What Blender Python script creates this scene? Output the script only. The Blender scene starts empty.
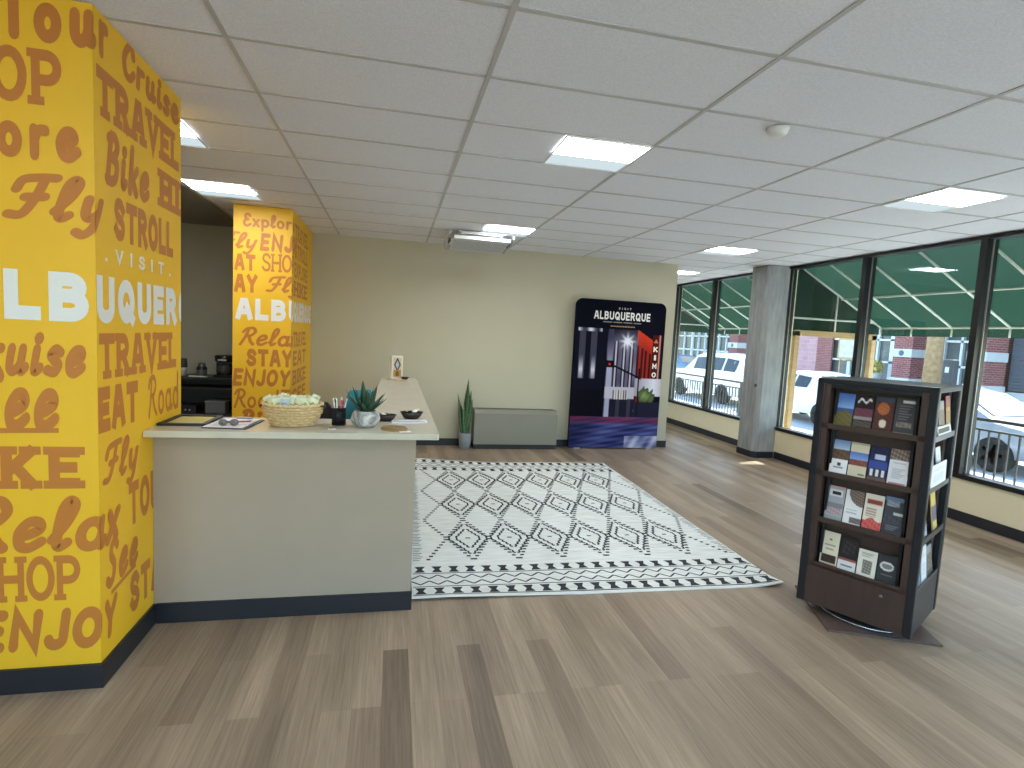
import bpy, bmesh, math, random
from mathutils import Vector, Matrix

# ------------------------------------------------------------------ camera, world, sun, exposure
scene = bpy.context.scene
COL = scene.collection
cam_d = bpy.data.cameras.new('camera')
cam = bpy.data.objects.new('camera', cam_d)
COL.objects.link(cam)
cam_d.sensor_width = 36.0
cam_d.lens = 19.266
cam_d.clip_end = 300
cam.matrix_world = Matrix((
    (0.976315, -0.032301, -0.213928, 0.0000),
    (-0.209985, 0.096651, -0.972916, 0.0000),
    (0.052103, 0.994794, 0.087579, 1.7300),
    (0, 0, 0, 1)))
scene.camera = cam

world = bpy.data.worlds.new('sky')
scene.world = world
world.use_nodes = True
_nt = world.node_tree
_bg = _nt.nodes['Background']
_sky = _nt.nodes.new('ShaderNodeTexSky')
_sky.sky_type = 'NISHITA'
_sky.sun_disc = False
_sky.sun_elevation = math.radians(44)
_sky.sun_rotation = math.radians(75)
_nt.links.new(_sky.outputs['Color'], _bg.inputs['Color'])
_bg.inputs['Strength'].default_value = 0.95

sun_d = bpy.data.lights.new('sun', 'SUN')
sun_d.energy = 12.0
sun_d.angle = math.radians(0.6)
sun_d.color = (1.0, 0.96, 0.91)
sun = bpy.data.objects.new('sun', sun_d)
COL.objects.link(sun)
SUN_DIR = Vector((1.0, 0.32, 1.13)).normalized()      # towards the sun
sun.rotation_euler = SUN_DIR.to_track_quat('Z', 'Y').to_euler()
sun.location = (20, 10, 20)

vs = scene.view_settings
vs.view_transform = 'Standard'
vs.look = 'None'
vs.gamma = 1.0
vs.use_curve_mapping = False
vs.exposure = 0.42
LAMP = 24.0            # radiance of the ceiling panels' bright lens
scene.cycles.max_bounces = 10
scene.cycles.diffuse_bounces = 6
scene.cycles.transparent_max_bounces = 16

rnd = random.Random(7)
PI = math.pi

# ------------------------------------------------------------------ materials
def lin(c):
    out = []
    for v in c[:3]:
        v = v / 255.0
        out.append(v / 12.92 if v <= 0.04045 else ((v + 0.055) / 1.055) ** 2.4)
    return (out[0], out[1], out[2], 1.0)

MATS = {}
def mat(name, rgb, rough=0.5, metal=0.0, noise=None, bump=None, spec=0.5, sheen=0.0):
    if name in MATS:
        return MATS[name]
    m = bpy.data.materials.new(name)
    m.use_nodes = True
    nt = m.node_tree
    b = nt.nodes['Principled BSDF']
    b.inputs['Base Color'].default_value = lin(rgb)
    b.inputs['Roughness'].default_value = rough
    b.inputs['Metallic'].default_value = metal
    b.inputs['Specular IOR Level'].default_value = spec
    tc = nt.nodes.new('ShaderNodeTexCoord')
    if noise:
        n = nt.nodes.new('ShaderNodeTexNoise')
        n.inputs['Scale'].default_value = noise[0]
        n.inputs['Detail'].default_value = 4
        mp = nt.nodes.new('ShaderNodeMapping')
        if len(noise) > 2:
            mp.inputs['Scale'].default_value = noise[2]
        nt.links.new(tc.outputs['Object'], mp.inputs['Vector'])
        nt.links.new(mp.outputs['Vector'], n.inputs['Vector'])
        mr = nt.nodes.new('ShaderNodeMapRange')
        mr.inputs['From Min'].default_value = 0.25
        mr.inputs['From Max'].default_value = 0.75
        mr.inputs['To Min'].default_value = 1 - noise[1]
        mr.inputs['To Max'].default_value = 1 + noise[1]
        nt.links.new(n.outputs['Fac'], mr.inputs['Value'])
        h = nt.nodes.new('ShaderNodeVectorMath')
        h.operation = 'SCALE'
        h.inputs[0].default_value = lin(rgb)[:3]
        nt.links.new(mr.outputs['Result'], h.inputs['Scale'])
        nt.links.new(h.outputs['Vector'], b.inputs['Base Color'])
    if bump:
        n2 = nt.nodes.new('ShaderNodeTexNoise')
        n2.inputs['Scale'].default_value = bump[0]
        n2.inputs['Detail'].default_value = 3
        nt.links.new(tc.outputs['Object'], n2.inputs['Vector'])
        bp = nt.nodes.new('ShaderNodeBump')
        bp.inputs['Strength'].default_value = bump[1]
        bp.inputs['Distance'].default_value = bump[2] if len(bump) > 2 else 0.004
        nt.links.new(n2.outputs['Fac'], bp.inputs['Height'])
        nt.links.new(bp.outputs['Normal'], b.inputs['Normal'])
    MATS[name] = m
    return m

def emit(name, rgb, strength):
    if name in MATS:
        return MATS[name]
    m = bpy.data.materials.new(name)
    m.use_nodes = True
    nt = m.node_tree
    nt.nodes.remove(nt.nodes['Principled BSDF'])
    e = nt.nodes.new('ShaderNodeEmission')
    e.inputs['Color'].default_value = lin(rgb)
    e.inputs['Strength'].default_value = strength
    nt.links.new(e.outputs[0], nt.nodes['Material Output'].inputs['Surface'])
    MATS[name] = m
    return m

def glass_mat(name, tint=(235, 242, 240), ior=1.45):
    if name in MATS:
        return MATS[name]
    m = bpy.data.materials.new(name)
    m.use_nodes = True
    nt = m.node_tree
    nt.nodes.remove(nt.nodes['Principled BSDF'])
    t = nt.nodes.new('ShaderNodeBsdfTransparent')
    t.inputs['Color'].default_value = lin(tint)
    g = nt.nodes.new('ShaderNodeBsdfGlossy')
    g.inputs['Roughness'].default_value = 0.02
    ge = nt.nodes.new('ShaderNodeNewGeometry')
    dt = nt.nodes.new('ShaderNodeVectorMath')
    dt.operation = 'DOT_PRODUCT'
    nt.links.new(ge.outputs['Normal'], dt.inputs[0])
    nt.links.new(ge.outputs['Incoming'], dt.inputs[1])
    def math_(op, a, b_=None):
        k = nt.nodes.new('ShaderNodeMath')
        k.operation = op
        nt.links.new(a, k.inputs[0])
        if b_ is not None:
            k.inputs[1].default_value = b_
        return k
    ab = math_('ABSOLUTE', dt.outputs['Value'])
    one = nt.nodes.new('ShaderNodeMath')
    one.operation = 'SUBTRACT'
    one.inputs[0].default_value = 1.0
    nt.links.new(ab.outputs[0], one.inputs[1])
    pw = math_('POWER', one.outputs[0], 5.0)
    ml = math_('MULTIPLY', pw.outputs[0], 0.96)
    f = math_('ADD', ml.outputs[0], 0.04)
    mx = nt.nodes.new('ShaderNodeMixShader')
    nt.links.new(f.outputs[0], mx.inputs[0])
    nt.links.new(t.outputs[0], mx.inputs[1])
    nt.links.new(g.outputs[0], mx.inputs[2])
    nt.links.new(mx.outputs[0], nt.nodes['Material Output'].inputs['Surface'])
    MATS[name] = m
    return m

def print_mat(name='printed_sheet', rough=0.45, spec=0.4):
    if name in MATS:
        return MATS[name]
    m = bpy.data.materials.new(name)
    m.use_nodes = True
    nt = m.node_tree
    a = nt.nodes.new('ShaderNodeAttribute')
    a.attribute_name = 'ink'
    nt.links.new(a.outputs['Color'], nt.nodes['Principled BSDF'].inputs['Base Color'])
    nt.nodes['Principled BSDF'].inputs['Roughness'].default_value = rough
    nt.nodes['Principled BSDF'].inputs['Specular IOR Level'].default_value = spec
    MATS[name] = m
    return m

def floor_mat():
    m = bpy.data.materials.new('vinyl_planks')
    m.use_nodes = True
    nt = m.node_tree
    N, L = nt.nodes, nt.links
    b = N['Principled BSDF']
    tc = N.new('ShaderNodeTexCoord')
    mp = N.new('ShaderNodeMapping')
    mp.inputs['Rotation'].default_value = (0, 0, math.radians(90))
    L.new(tc.outputs['Object'], mp.inputs['Vector'])
    br = N.new('ShaderNodeTexBrick')
    br.offset = 0.37
    br.offset_frequency = 3
    br.inputs['Scale'].default_value = 1.0
    br.inputs['Brick Width'].default_value = 1.22
    br.inputs['Row Height'].default_value = 0.132
    br.inputs['Mortar Size'].default_value = 0.0010
    br.inputs['Mortar Smooth'].default_value = 0.2
    br.inputs['Color1'].default_value = (0, 0, 0, 1)
    br.inputs['Color2'].default_value = (1, 1, 1, 1)
    br.inputs['Mortar'].default_value = (0.3, 0.3, 0.3, 1)
    L.new(mp.outputs['Vector'], br.inputs['Vector'])
    cr = N.new('ShaderNodeValToRGB')
    e = cr.color_ramp.elements
    e[0].position = 0.0
    e[0].color = lin((110, 94, 79))
    e[1].position = 1.0
    e[1].color = lin((172, 152, 129))
    k = cr.color_ramp.elements.new(0.12)
    k.color = lin((148, 129, 109))
    k = cr.color_ramp.elements.new(0.6)
    k.color = lin((161, 142, 120))
    L.new(br.outputs['Color'], cr.inputs['Fac'])
    # streaked grain along the planks
    mp2 = N.new('ShaderNodeMapping')
    mp2.inputs['Scale'].default_value = (52, 1.5, 1)
    L.new(tc.outputs['Object'], mp2.inputs['Vector'])
    n1 = N.new('ShaderNodeTexNoise')
    n1.inputs['Scale'].default_value = 1.6
    n1.inputs['Detail'].default_value = 6
    n1.inputs['Roughness'].default_value = 0.65
    L.new(mp2.outputs['Vector'], n1.inputs['Vector'])
    mp3 = N.new('ShaderNodeMapping')
    mp3.inputs['Scale'].default_value = (5.5, 0.5, 1)
    L.new(tc.outputs['Object'], mp3.inputs['Vector'])
    n2 = N.new('ShaderNodeTexNoise')
    n2.inputs['Scale'].default_value = 1.0
    n2.inputs['Detail'].default_value = 2
    L.new(mp3.outputs['Vector'], n2.inputs['Vector'])
    r1 = N.new('ShaderNodeMapRange')
    r1.inputs['From Min'].default_value = 0.25
    r1.inputs['From Max'].default_value = 0.75
    r1.inputs['To Min'].default_value = 0.70
    r1.inputs['To Max'].default_value = 1.26
    L.new(n1.outputs['Fac'], r1.inputs['Value'])
    r2 = N.new('ShaderNodeMapRange')
    r2.inputs['From Min'].default_value = 0.3
    r2.inputs['From Max'].default_value = 0.7
    r2.inputs['To Min'].default_value = 0.78
    r2.inputs['To Max'].default_value = 1.12
    L.new(n2.outputs['Fac'], r2.inputs['Value'])
    mu = N.new('ShaderNodeMath')
    mu.operation = 'MULTIPLY'
    L.new(r1.outputs['Result'], mu.inputs[0])
    L.new(r2.outputs['Result'], mu.inputs[1])
    sc = N.new('ShaderNodeVectorMath')
    sc.operation = 'SCALE'
    L.new(cr.outputs['Color'], sc.inputs[0])
    L.new(mu.outputs[0], sc.inputs['Scale'])
    L.new(sc.outputs['Vector'], b.inputs['Base Color'])
    b.inputs['Roughness'].default_value = 0.42
    b.inputs['Specular IOR Level'].default_value = 0.24
    bp = N.new('ShaderNodeBump')
    bp.inputs['Strength'].default_value = 0.12
    bp.inputs['Distance'].default_value = 0.002
    L.new(n1.outputs['Fac'], bp.inputs['Height'])
    L.new(bp.outputs['Normal'], b.inputs['Normal'])
    return m

def brick_mat(name, c1, c2, mortar, bw=0.22, bh=0.075, axis='yz'):
    if name in MATS:
        return MATS[name]
    m = bpy.data.materials.new(name)
    m.use_nodes = True
    nt = m.node_tree
    N, L = nt.nodes, nt.links
    tc = N.new('ShaderNodeTexCoord')
    sp = N.new('ShaderNodeSeparateXYZ')
    cb = N.new('ShaderNodeCombineXYZ')
    L.new(tc.outputs['Object'], sp.inputs[0])
    ad = N.new('ShaderNodeMath')
    L.new(sp.outputs['X'], ad.inputs[0])
    L.new(sp.outputs['Y'], ad.inputs[1])
    L.new(ad.outputs[0], cb.inputs['X'])
    L.new(sp.outputs['Z'], cb.inputs['Y'])
    br = N.new('ShaderNodeTexBrick')
    br.inputs['Scale'].default_value = 1
    br.inputs['Brick Width'].default_value = bw
    br.inputs['Row Height'].default_value = bh
    br.inputs['Mortar Size'].default_value = 0.006
    br.inputs['Color1'].default_value = lin(c1)
    br.inputs['Color2'].default_value = lin(c2)
    br.inputs['Mortar'].default_value = lin(mortar)
    L.new(cb.outputs[0], br.inputs['Vector'])
    L.new(br.outputs['Color'], N['Principled BSDF'].inputs['Base Color'])
    N['Principled BSDF'].inputs['Roughness'].default_value = 0.85
    MATS[name] = m
    return m

def canvas_mat(name, rgb, thr):
    m = bpy.data.materials.new(name)
    m.use_nodes = True
    nt = m.node_tree
    N, L = nt.nodes, nt.links
    N.remove(N['Principled BSDF'])
    d = N.new('ShaderNodeBsdfDiffuse')
    d.inputs['Color'].default_value = lin(rgb)
    t = N.new('ShaderNodeBsdfTranslucent')
    t.inputs['Color'].default_value = lin(thr)
    mx = N.new('ShaderNodeMixShader')
    mx.inputs[0].default_value = 0.5
    L.new(d.outputs[0], mx.inputs[1])
    L.new(t.outputs[0], mx.inputs[2])
    L.new(mx.outputs[0], N['Material Output'].inputs['Surface'])
    MATS[name] = m
    return m

# ------------------------------------------------------------------ mesh builder
class MB:
    def __init__(self):
        self.v, self.f, self.mi, self.sm = [], [], [], []
        self.ink = None
    def add(self, verts, faces, mi=0, smooth=False):
        o = len(self.v)
        self.v += [tuple(p) for p in verts]
        for f in faces:
            self.f.append(tuple(i + o for i in f))
            self.mi.append(mi)
            self.sm.append(smooth)
        return self
    def box(self, x0, x1, y0, y1, z0, z1, mi=0, bev=0.0):
        if bev <= 0:
            vs_ = [(x0, y0, z0), (x1, y0, z0), (x1, y1, z0), (x0, y1, z0), (x0, y0, z1), (x1, y0, z1), (x1, y1, z1), (x0, y1, z1)]
            return self.add(vs_, [(0, 3, 2, 1), (4, 5, 6, 7), (0, 1, 5, 4), (1, 2, 6, 5), (2, 3, 7, 6), (3, 0, 4, 7)], mi)
        bm = bmesh.new()
        bmesh.ops.create_cube(bm, size=1)
        for v in bm.verts:
            v.co = Vector((x0 + (v.co.x + .5) * (x1 - x0), y0 + (v.co.y + .5) * (y1 - y0), z0 + (v.co.z + .5) * (z1 - z0)))
        bmesh.ops.bevel(bm, geom=bm.edges[:], offset=bev, segments=2, affect='EDGES', profile=0.6)
        bm.verts.index_update()
        self.add([v.co[:] for v in bm.verts], [[v.index for v in f.verts] for f in bm.faces], mi, False)
        bm.free()
        return self
    def obox(self, c, ax, ay, az, hx, hy, hz, mi=0):
        c, ax, ay, az = Vector(c), Vector(ax).normalized(), Vector(ay).normalized(), Vector(az).normalized()
        P_ = []
        for sz in (-1, 1):
            for sx, sy in ((-1, -1), (1, -1), (1, 1), (-1, 1)):
                P_.append(c + ax * hx * sx + ay * hy * sy + az * hz * sz)
        return self.add(P_, [(0, 3, 2, 1), (4, 5, 6, 7), (0, 1, 5, 4), (1, 2, 6, 5), (2, 3, 7, 6), (3, 0, 4, 7)], mi)
    def beam(self, a, b, w, h, mi=0, up=(0, 0, 1)):
        a, b = Vector(a), Vector(b)
        d = (b - a)
        L_ = d.length
        d.normalize()
        s = d.cross(Vector(up))
        if s.length < 1e-5:
            s = d.cross(Vector((1, 0, 0)))
        s.normalize()
        t = s.cross(d)
        return self.obox((a + b) / 2, d, s, t, L_ / 2, w / 2, h / 2, mi)
    def tube(self, pts, r, n=10, mi=0, cap=True):
        pts = [Vector(p) for p in pts]
        rs = r if isinstance(r, (list, tuple)) else [r] * len(pts)
        vs_, fs = [], []
        prev = None
        for i, p in enumerate(pts):
            d = (pts[min(i + 1, len(pts) - 1)] - pts[max(i - 1, 0)]).normalized()
            if prev is None:
                a = d.cross(Vector((0, 0, 1)))
                if a.length < 1e-3:
                    a = d.cross(Vector((1, 0, 0)))
            else:
                a = prev - d * prev.dot(d)
            a.normalize()
            prev = a
            b = d.cross(a)
            for k in range(n):
                t = 2 * PI * k / n
                vs_.append(p + (a * math.cos(t) + b * math.sin(t)) * rs[i])
        for i in range(len(pts) - 1):
            for k in range(n):
                k2 = (k + 1) % n
                fs.append((i * n + k, i * n + k2, (i + 1) * n + k2, (i + 1) * n + k))
        if cap:
            fs.append(tuple(range(n - 1, -1, -1)))
            fs.append(tuple((len(pts) - 1) * n + k for k in range(n)))
        return self.add(vs_, fs, mi, True)
    def lathe(self, prof, n=32, mi=0, c=(0, 0, 0), sx=1.0, sy=1.0, mod=None):
        vs_, fs = [], []
        for i, (r, z) in enumerate(prof):
            for k in range(n):
                t = 2 * PI * k / n
                rr = r + (mod(t, z) if mod else 0)
                vs_.append((c[0] + rr * sx * math.cos(t), c[1] + rr * sy * math.sin(t), c[2] + z))
        m_ = len(prof)
        for i in range(m_ - 1):
            for k in range(n):
                k2 = (k + 1) % n
                fs.append((i * n + k, i * n + k2, (i + 1) * n + k2, (i + 1) * n + k))
        if prof[0][0] > 1e-6:
            fs.append(tuple(range(n - 1, -1, -1)))
        if prof[-1][0] > 1e-6:
            fs.append(tuple((m_ - 1) * n + k for k in range(n)))
        return self.add(vs_, fs, mi, True)
    def prism(self, poly, h, mi=0, M=None):
        n = len(poly)
        vs_ = [Vector((p[0], p[1], 0)) for p in poly] + [Vector((p[0], p[1], h)) for p in poly]
        if M:
            vs_ = [M @ v for v in vs_]
        fs = [tuple(range(n - 1, -1, -1)), tuple(range(n, 2 * n))] + [(i, (i + 1) % n, n + (i + 1) % n, n + i) for i in range(n)]
        return self.add(vs_, fs, mi)
    def ball(self, c, rx, ry, rz, n=14, m=9, mi=0):
        prof = []
        vs_, fs = [], []
        for i in range(m + 1):
            a = -PI / 2 + PI * i / m
            for k in range(n):
                t = 2 * PI * k / n
                vs_.append((c[0] + rx * math.cos(a) * math.cos(t), c[1] + ry * math.cos(a) * math.sin(t), c[2] + rz * math.sin(a)))
        for i in range(m):
            for k in range(n):
                fs.append((i * n + k, i * n + (k + 1) % n, (i + 1) * n + (k + 1) % n, (i + 1) * n + k))
        return self.add(vs_, fs, mi, True)
    def grid(self, fn, nx, ny, mi=0, smooth=True):
        vs_ = [fn(i / nx, j / ny) for j in range(ny + 1) for i in range(nx + 1)]
        fs = [(j * (nx + 1) + i, j * (nx + 1) + i + 1, (j + 1) * (nx + 1) + i + 1, (j + 1) * (nx + 1) + i) for j in range(ny) for i in range(nx)]
        return self.add(vs_, fs, mi, smooth)
    def move(self, M):
        self.v = [tuple(M @ Vector(p)) for p in self.v]
        return self
    def build(self, name, mats, parent=None, loc=None, rot=None):
        me = bpy.data.meshes.new(name)
        me.from_pydata(self.v, [], self.f)
        if not isinstance(mats, (list, tuple)):
            mats = [mats]
        for m in mats:
            me.materials.append(m)
        for p, i, s in zip(me.polygons, self.mi, self.sm):
            p.material_index = i
            p.use_smooth = s
        if self.ink:
            a = me.color_attributes.new('ink', 'FLOAT_COLOR', 'POINT')
            for i, c in enumerate(self.ink):
                a.data[i].color = c
        me.update()
        o = bpy.data.objects.new(name, me)
        COL.objects.link(o)
        if parent:
            o.parent = parent
        if loc:
            o.location = loc
        if rot:
            o.rotation_euler = rot
        return o

def tag(o, label, cat, group=None, kind=None):
    o['label'] = label
    o['category'] = cat
    if group:
        o['group'] = group
    if kind:
        o['kind'] = kind
    return o

def thing(name, label, cat, loc=(0, 0, 0), rz=0.0, group=None, rot=None):
    o = bpy.data.objects.new(name, None)
    o.empty_display_size = 0.1
    COL.objects.link(o)
    o.location = loc
    o.rotation_euler = rot if rot else (0, 0, rz)
    return tag(o, label, cat, group)

def struct(o):
    o['kind'] = 'structure'
    return o

def sthing(name, loc=(0, 0, 0)):
    o = bpy.data.objects.new(name, None)
    COL.objects.link(o)
    o.location = loc
    o['kind'] = 'structure'
    return o

def dup(root, label=None, loc=None, rz=None):
    """a copy of a thing with copies of its parts and sub-parts"""
    c = root.copy()
    COL.objects.link(c)
    if loc is not None:
        c.location = loc
    if rz is not None:
        c.rotation_euler = (0, 0, rz)
    if label:
        c['label'] = label
    for ch in list(root.children):
        d = ch.copy()
        COL.objects.link(d)
        d.parent = c
        for g in list(ch.children):
            e = g.copy()
            COL.objects.link(e)
            e.parent = d
    return c

def sheet(w, h, nx, ny, paint, thick=0.0, x0=None, wfun=None):
    """an upright printed sheet in local x (width) and z (height), front towards -y; paint(u, v) with v from the top, in sRGB 0..255"""
    b = MB()
    ink = []
    def pt(i, j):
        v = j / ny
        u = i / nx
        ww = wfun(v) if wfun else 1.0
        return ((u - .5) * w * ww, 0.0, (1 - v) * h)
    vs_ = [pt(i, j) for j in range(ny + 1) for i in range(nx + 1)]
    fs = [(j * (nx + 1) + i, (j + 1) * (nx + 1) + i, (j + 1) * (nx + 1) + i + 1, j * (nx + 1) + i + 1) for j in range(ny) for i in range(nx)]
    b.add(vs_, fs, 0)
    for j in range(ny + 1):
        for i in range(nx + 1):
            ink.append(lin([max(0, min(255, c)) for c in paint(i / nx, j / ny)]))
    if thick > 0:
        loop = [(i, 0) for i in range(nx)] + [(nx, j) for j in range(ny)] + [(i, ny) for i in range(nx, 0, -1)] + [(0, j) for j in range(ny, 0, -1)]
        fr = [pt(*q) for q in loop]
        bk = [(p[0], thick, p[2]) for p in fr]
        n = len(loop)
        b.add(fr + bk, [(k, (k + 1) % n, n + (k + 1) % n, n + k) for k in range(n)] + [tuple(n + k for k in range(n))], 0)
        edge = lin(paint(0.5, 0.0))
        ink += [edge] * (2 * n)
    b.ink = ink
    return b

# ------------------------------------------------------------------ stroke lettering
def cr_spline(pts, k=7):
    P_ = [pts[0]] + list(pts) + [pts[-1]]
    out = []
    for i in range(1, len(P_) - 2):
        p0, p1, p2, p3 = P_[i - 1], P_[i], P_[i + 1], P_[i + 2]
        for s in range(k):
            t = s / k
            out.append(tuple(0.5 * ((2 * p1[d]) + (-p0[d] + p2[d]) * t + (2 * p0[d] - 5 * p1[d] + 4 * p2[d] - p3[d]) * t * t + (-p0[d] + 3 * p1[d] - 3 * p2[d] + p3[d]) * t ** 3) for d in (0, 1)))
    out.append(tuple(pts[-1]))
    return out

def arc(cx, cy, rx, ry, a0=0, a1=360, n=22):
    return [(cx + rx * math.cos(math.radians(a0 + (a1 - a0) * i / n)), cy + ry * math.sin(math.radians(a0 + (a1 - a0) * i / n))) for i in range(n + 1)]

def _(s):
    return [tuple(float(q) for q in p.split(',')) for p in s.split()]

# capitals: advance width, strokes in a unit box (x already in cap-height units)
CAPS = {
 'A': (.62, [_('0,0 .22,1 .40,1 .62,0'), _('.10,.33 .52,.33')]),
 'a_': (.56, [_('0,0 0,.78 .16,1 .40,1 .56,.78 .56,0'), _('0,.40 .56,.40')]),
 'B': (.54, [_('0,0 0,1'), _('0,1 .28,1') + arc(.28, .77, .21, .23, 90, -90, 10) + _('0,.54'), _('0,.54 .30,.54') + arc(.30, .27, .23, .27, 90, -90, 10) + _('0,0')]),
 'C': (.56, [arc(.30, .5, .28, .5, 50, 310)]),
 'E': (.46, [_('.46,1 0,1 0,0 .46,0'), _('0,.51 .40,.51')]),
 'F': (.46, [_('.46,1 0,1 0,0'), _('0,.51 .40,.51')]),
 'H': (.56, [_('0,0 0,1'), _('.56,0 .56,1'), _('0,.5 .56,.5')]),
 'I': (.0, [_('0,0 0,1')]),
 'J': (.40, [_('.40,1') + arc(.20, .20, .20, .20, 0, -170, 10)]),
 'K': (.54, [_('0,0 0,1'), _('.52,1 .06,.42'), _('.18,.56 .54,0')]),
 'L': (.44, [_('0,1 0,0 .44,0')]),
 'M': (.66, [_('0,0 0,1 .33,.35 .66,1 .66,0')]),
 'N': (.58, [_('0,0 0,1 .58,0 .58,1')]),
 'O': (.62, [arc(.31, .5, .31, .5)]),
 'P': (.52, [_('0,0 0,1'), _('0,1 .26,1') + arc(.26, .72, .24, .28, 90, -90, 10) + _('0,.44')]),
 'Q': (.66, [arc(.32, .5, .32, .5), _('.36,.26 .64,-.04')]),
 'R': (.54, [_('0,0 0,1'), _('0,1 .26,1') + arc(.26, .74, .24, .26, 90, -90, 10) + _('0,.48'), _('.28,.48 .54,0')]),
 'S': (.52, [cr_spline(_('.50,.84 .36,1 .12,.98 .02,.78 .12,.58 .40,.44 .51,.24 .40,.02 .14,0 0,.16'))]),
 'T': (.58, [_('0,1 .58,1'), _('.29,1 .29,0')]),
 'U': (.56, [_('0,1') + arc(.28, .28, .28, .28, 180, 360, 12) + _('.56,1')]),
 'V': (.60, [_('0,1 .30,0 .60,1')]),
 'W': (.84, [_('0,1 .2,0 .42,.8 .64,0 .84,1')]),
 'X': (.56, [_('0,0 .56,1'), _('0,1 .56,0')]),
 'Y': (.58, [_('0,1 .29,.46 .58,1'), _('.29,.46 .29,0')]),
 '.': (.0, [_('0,0 0,.04')]),
 ' ': (.2, []),
}
SERIF = {'A': _('0,0 .62,0'), 'B': _('0,0 0,1'), 'E': _('0,0 0,1 .46,1 .46,0'), 'H': _('0,0 .56,0 0,1 .56,1'), 'I': _('0,0 0,1'), 'K': _('0,0 0,1 .54,0 .52,1'), 'L': _('0,1 0,0'),
         'N': _('0,0 .58,1 0,1'), 'P': _('0,0 0,1'), 'R': _('0,0 0,1 .54,0'), 'T': _('.29,0'), 'V': _('0,1 .60,1'), 'U': _('0,1 .56,1'), 'Y': _('0,1 .58,1 .29,0'), 'O': [], 'S': []}
LOW = {
 'a': (.56, [arc(.25, .29, .22, .27), cr_spline(_('.47,.56 .46,.12 .54,.03 .62,.12'))]),
 'd': (.56, [arc(.25, .29, .22, .27), _('.47,1 .47,.02')]),
 'e': (.52, [cr_spline(_('.06,.25 .28,.31 .45,.42 .38,.56 .20,.55 .06,.34 .12,.08 .30,.02 .52,.15'))]),
 'i': (.22, [cr_spline(_('.08,.56 .08,.12 .15,.03 .26,.12')), arc(.10, .82, .02, .02, 0, 360, 8)]),
 'k': (.46, [_('.06,1 .06,0'), _('.42,.56 .08,.22'), _('.18,.32 .46,0')]),
 'l': (.30, [cr_spline(_('.00,.18 .22,.55 .31,.88 .20,1 .09,.80 .08,.2 .16,.03 .30,.12'))]),
 'o': (.50, [arc(.25, .29, .22, .27)]),
 'p': (.54, [_('.06,.56 .06,-.34'), arc(.29, .29, .22, .27)]),
 'r': (.38, [_('.08,.56 .08,0'), cr_spline(_('.08,.36 .20,.53 .38,.55'))]),
 's': (.42, [cr_spline(_('.40,.50 .22,.57 .09,.44 .22,.32 .39,.19 .28,.03 .04,.07'))]),
 'u': (.56, [cr_spline(_('.08,.56 .08,.16 .20,.02 .36,.10 .44,.28')), cr_spline(_('.44,.56 .44,.12 .51,.03 .60,.12'))]),
 'x': (.46, [_('.03,.56 .43,0'), _('.43,.56 .03,0')]),
 'y': (.50, [cr_spline(_('.06,.56 .09,.20 .22,.08 .42,.30')), cr_spline(_('.45,.56 .36,-.08 .20,-.34 .02,-.28'))]),
 'F': (.66, [cr_spline(_('.00,.66 .08,.90 .40,.98 .72,1')), cr_spline(_('.50,.96 .42,.46 .26,.06 .0,.04')), _('.22,.48 .60,.52')]),
 'C': (.62, [cr_spline(_('.60,.74 .50,.98 .26,.92 .06,.48 .20,.06 .46,.02 .66,.24'))]),
 'R': (.66, [cr_spline(_('.02,.0 .18,.5 .24,.95')), cr_spline(_('.0,.76 .14,.96 .46,1 .62,.78 .42,.54 .20,.52')), cr_spline(_('.34,.54 .50,.2 .68,.02'))]),
 'S': (.56, [cr_spline(_('.54,.86 .38,1 .16,.92 .16,.68 .40,.44 .40,.12 .20,0 .0,.12'))]),
 'B': (.56, [_('.08,0 .12,1'), cr_spline(_('.0,.92 .30,1 .50,.80 .34,.56 .16,.54')), cr_spline(_('.2,.54 .50,.44 .50,.12 .26,0 .02,.04'))]),
 'T': (.50, [_('.0,1 .54,1'), _('.27,1 .27,0')]),
 'E': (.52, [cr_spline(_('.50,.82 .34,1 .14,.90 .16,.62 .34,.54')), cr_spline(_('.34,.54 .06,.42 .06,.10 .28,0 .52,.16'))]),
 ' ': (.22, []),
}

def ribbon(pts, w, ext=0.0, wend=None):
    """convex quads and triangles that cover a stroke of width w"""
    P_ = [Vector(p) for p in pts]
    q = [P_[0]]
    for p in P_[1:]:
        if (p - q[-1]).length > 1e-5:
            q.append(p)
    P_ = q
    if len(P_) < 2:
        return []
    closed = (P_[0] - P_[-1]).length < 1e-4
    if not closed and ext:
        P_[0] = P_[0] + (P_[0] - P_[1]).normalized() * ext
        P_[-1] = P_[-1] + (P_[-1] - P_[-2]).normalized() * ext
    n = len(P_)
    Ls, Rs = [], []
    for i in range(n):
        if closed and i in (0, n - 1):
            a, b = (P_[0] - P_[-2]).normalized(), (P_[1] - P_[0]).normalized()
        else:
            a = (P_[i] - P_[i - 1]).normalized() if i > 0 else (P_[1] - P_[0]).normalized()
            b = (P_[i + 1] - P_[i]).normalized() if i < n - 1 else a
        t = a + b
        if t.length < 1e-4:
            t = b.copy()
        t.normalize()
        nn = Vector((-t.y, t.x))
        c = max(0.45, nn.dot(Vector((-b.y, b.x))))
        h = w / 2 / c
        Ls.append(P_[i] + nn * h)
        Rs.append(P_[i] - nn * h)
    return [[Ls[i], Rs[i], Rs[i + 1], Ls[i + 1]] for i in range(n - 1)]

def disc(c, r, n=10):
    return [[Vector((c[0] + r * math.cos(2 * PI * k / n), c[1] + r * math.sin(2 * PI * k / n))) for k in range(n)]]

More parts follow.
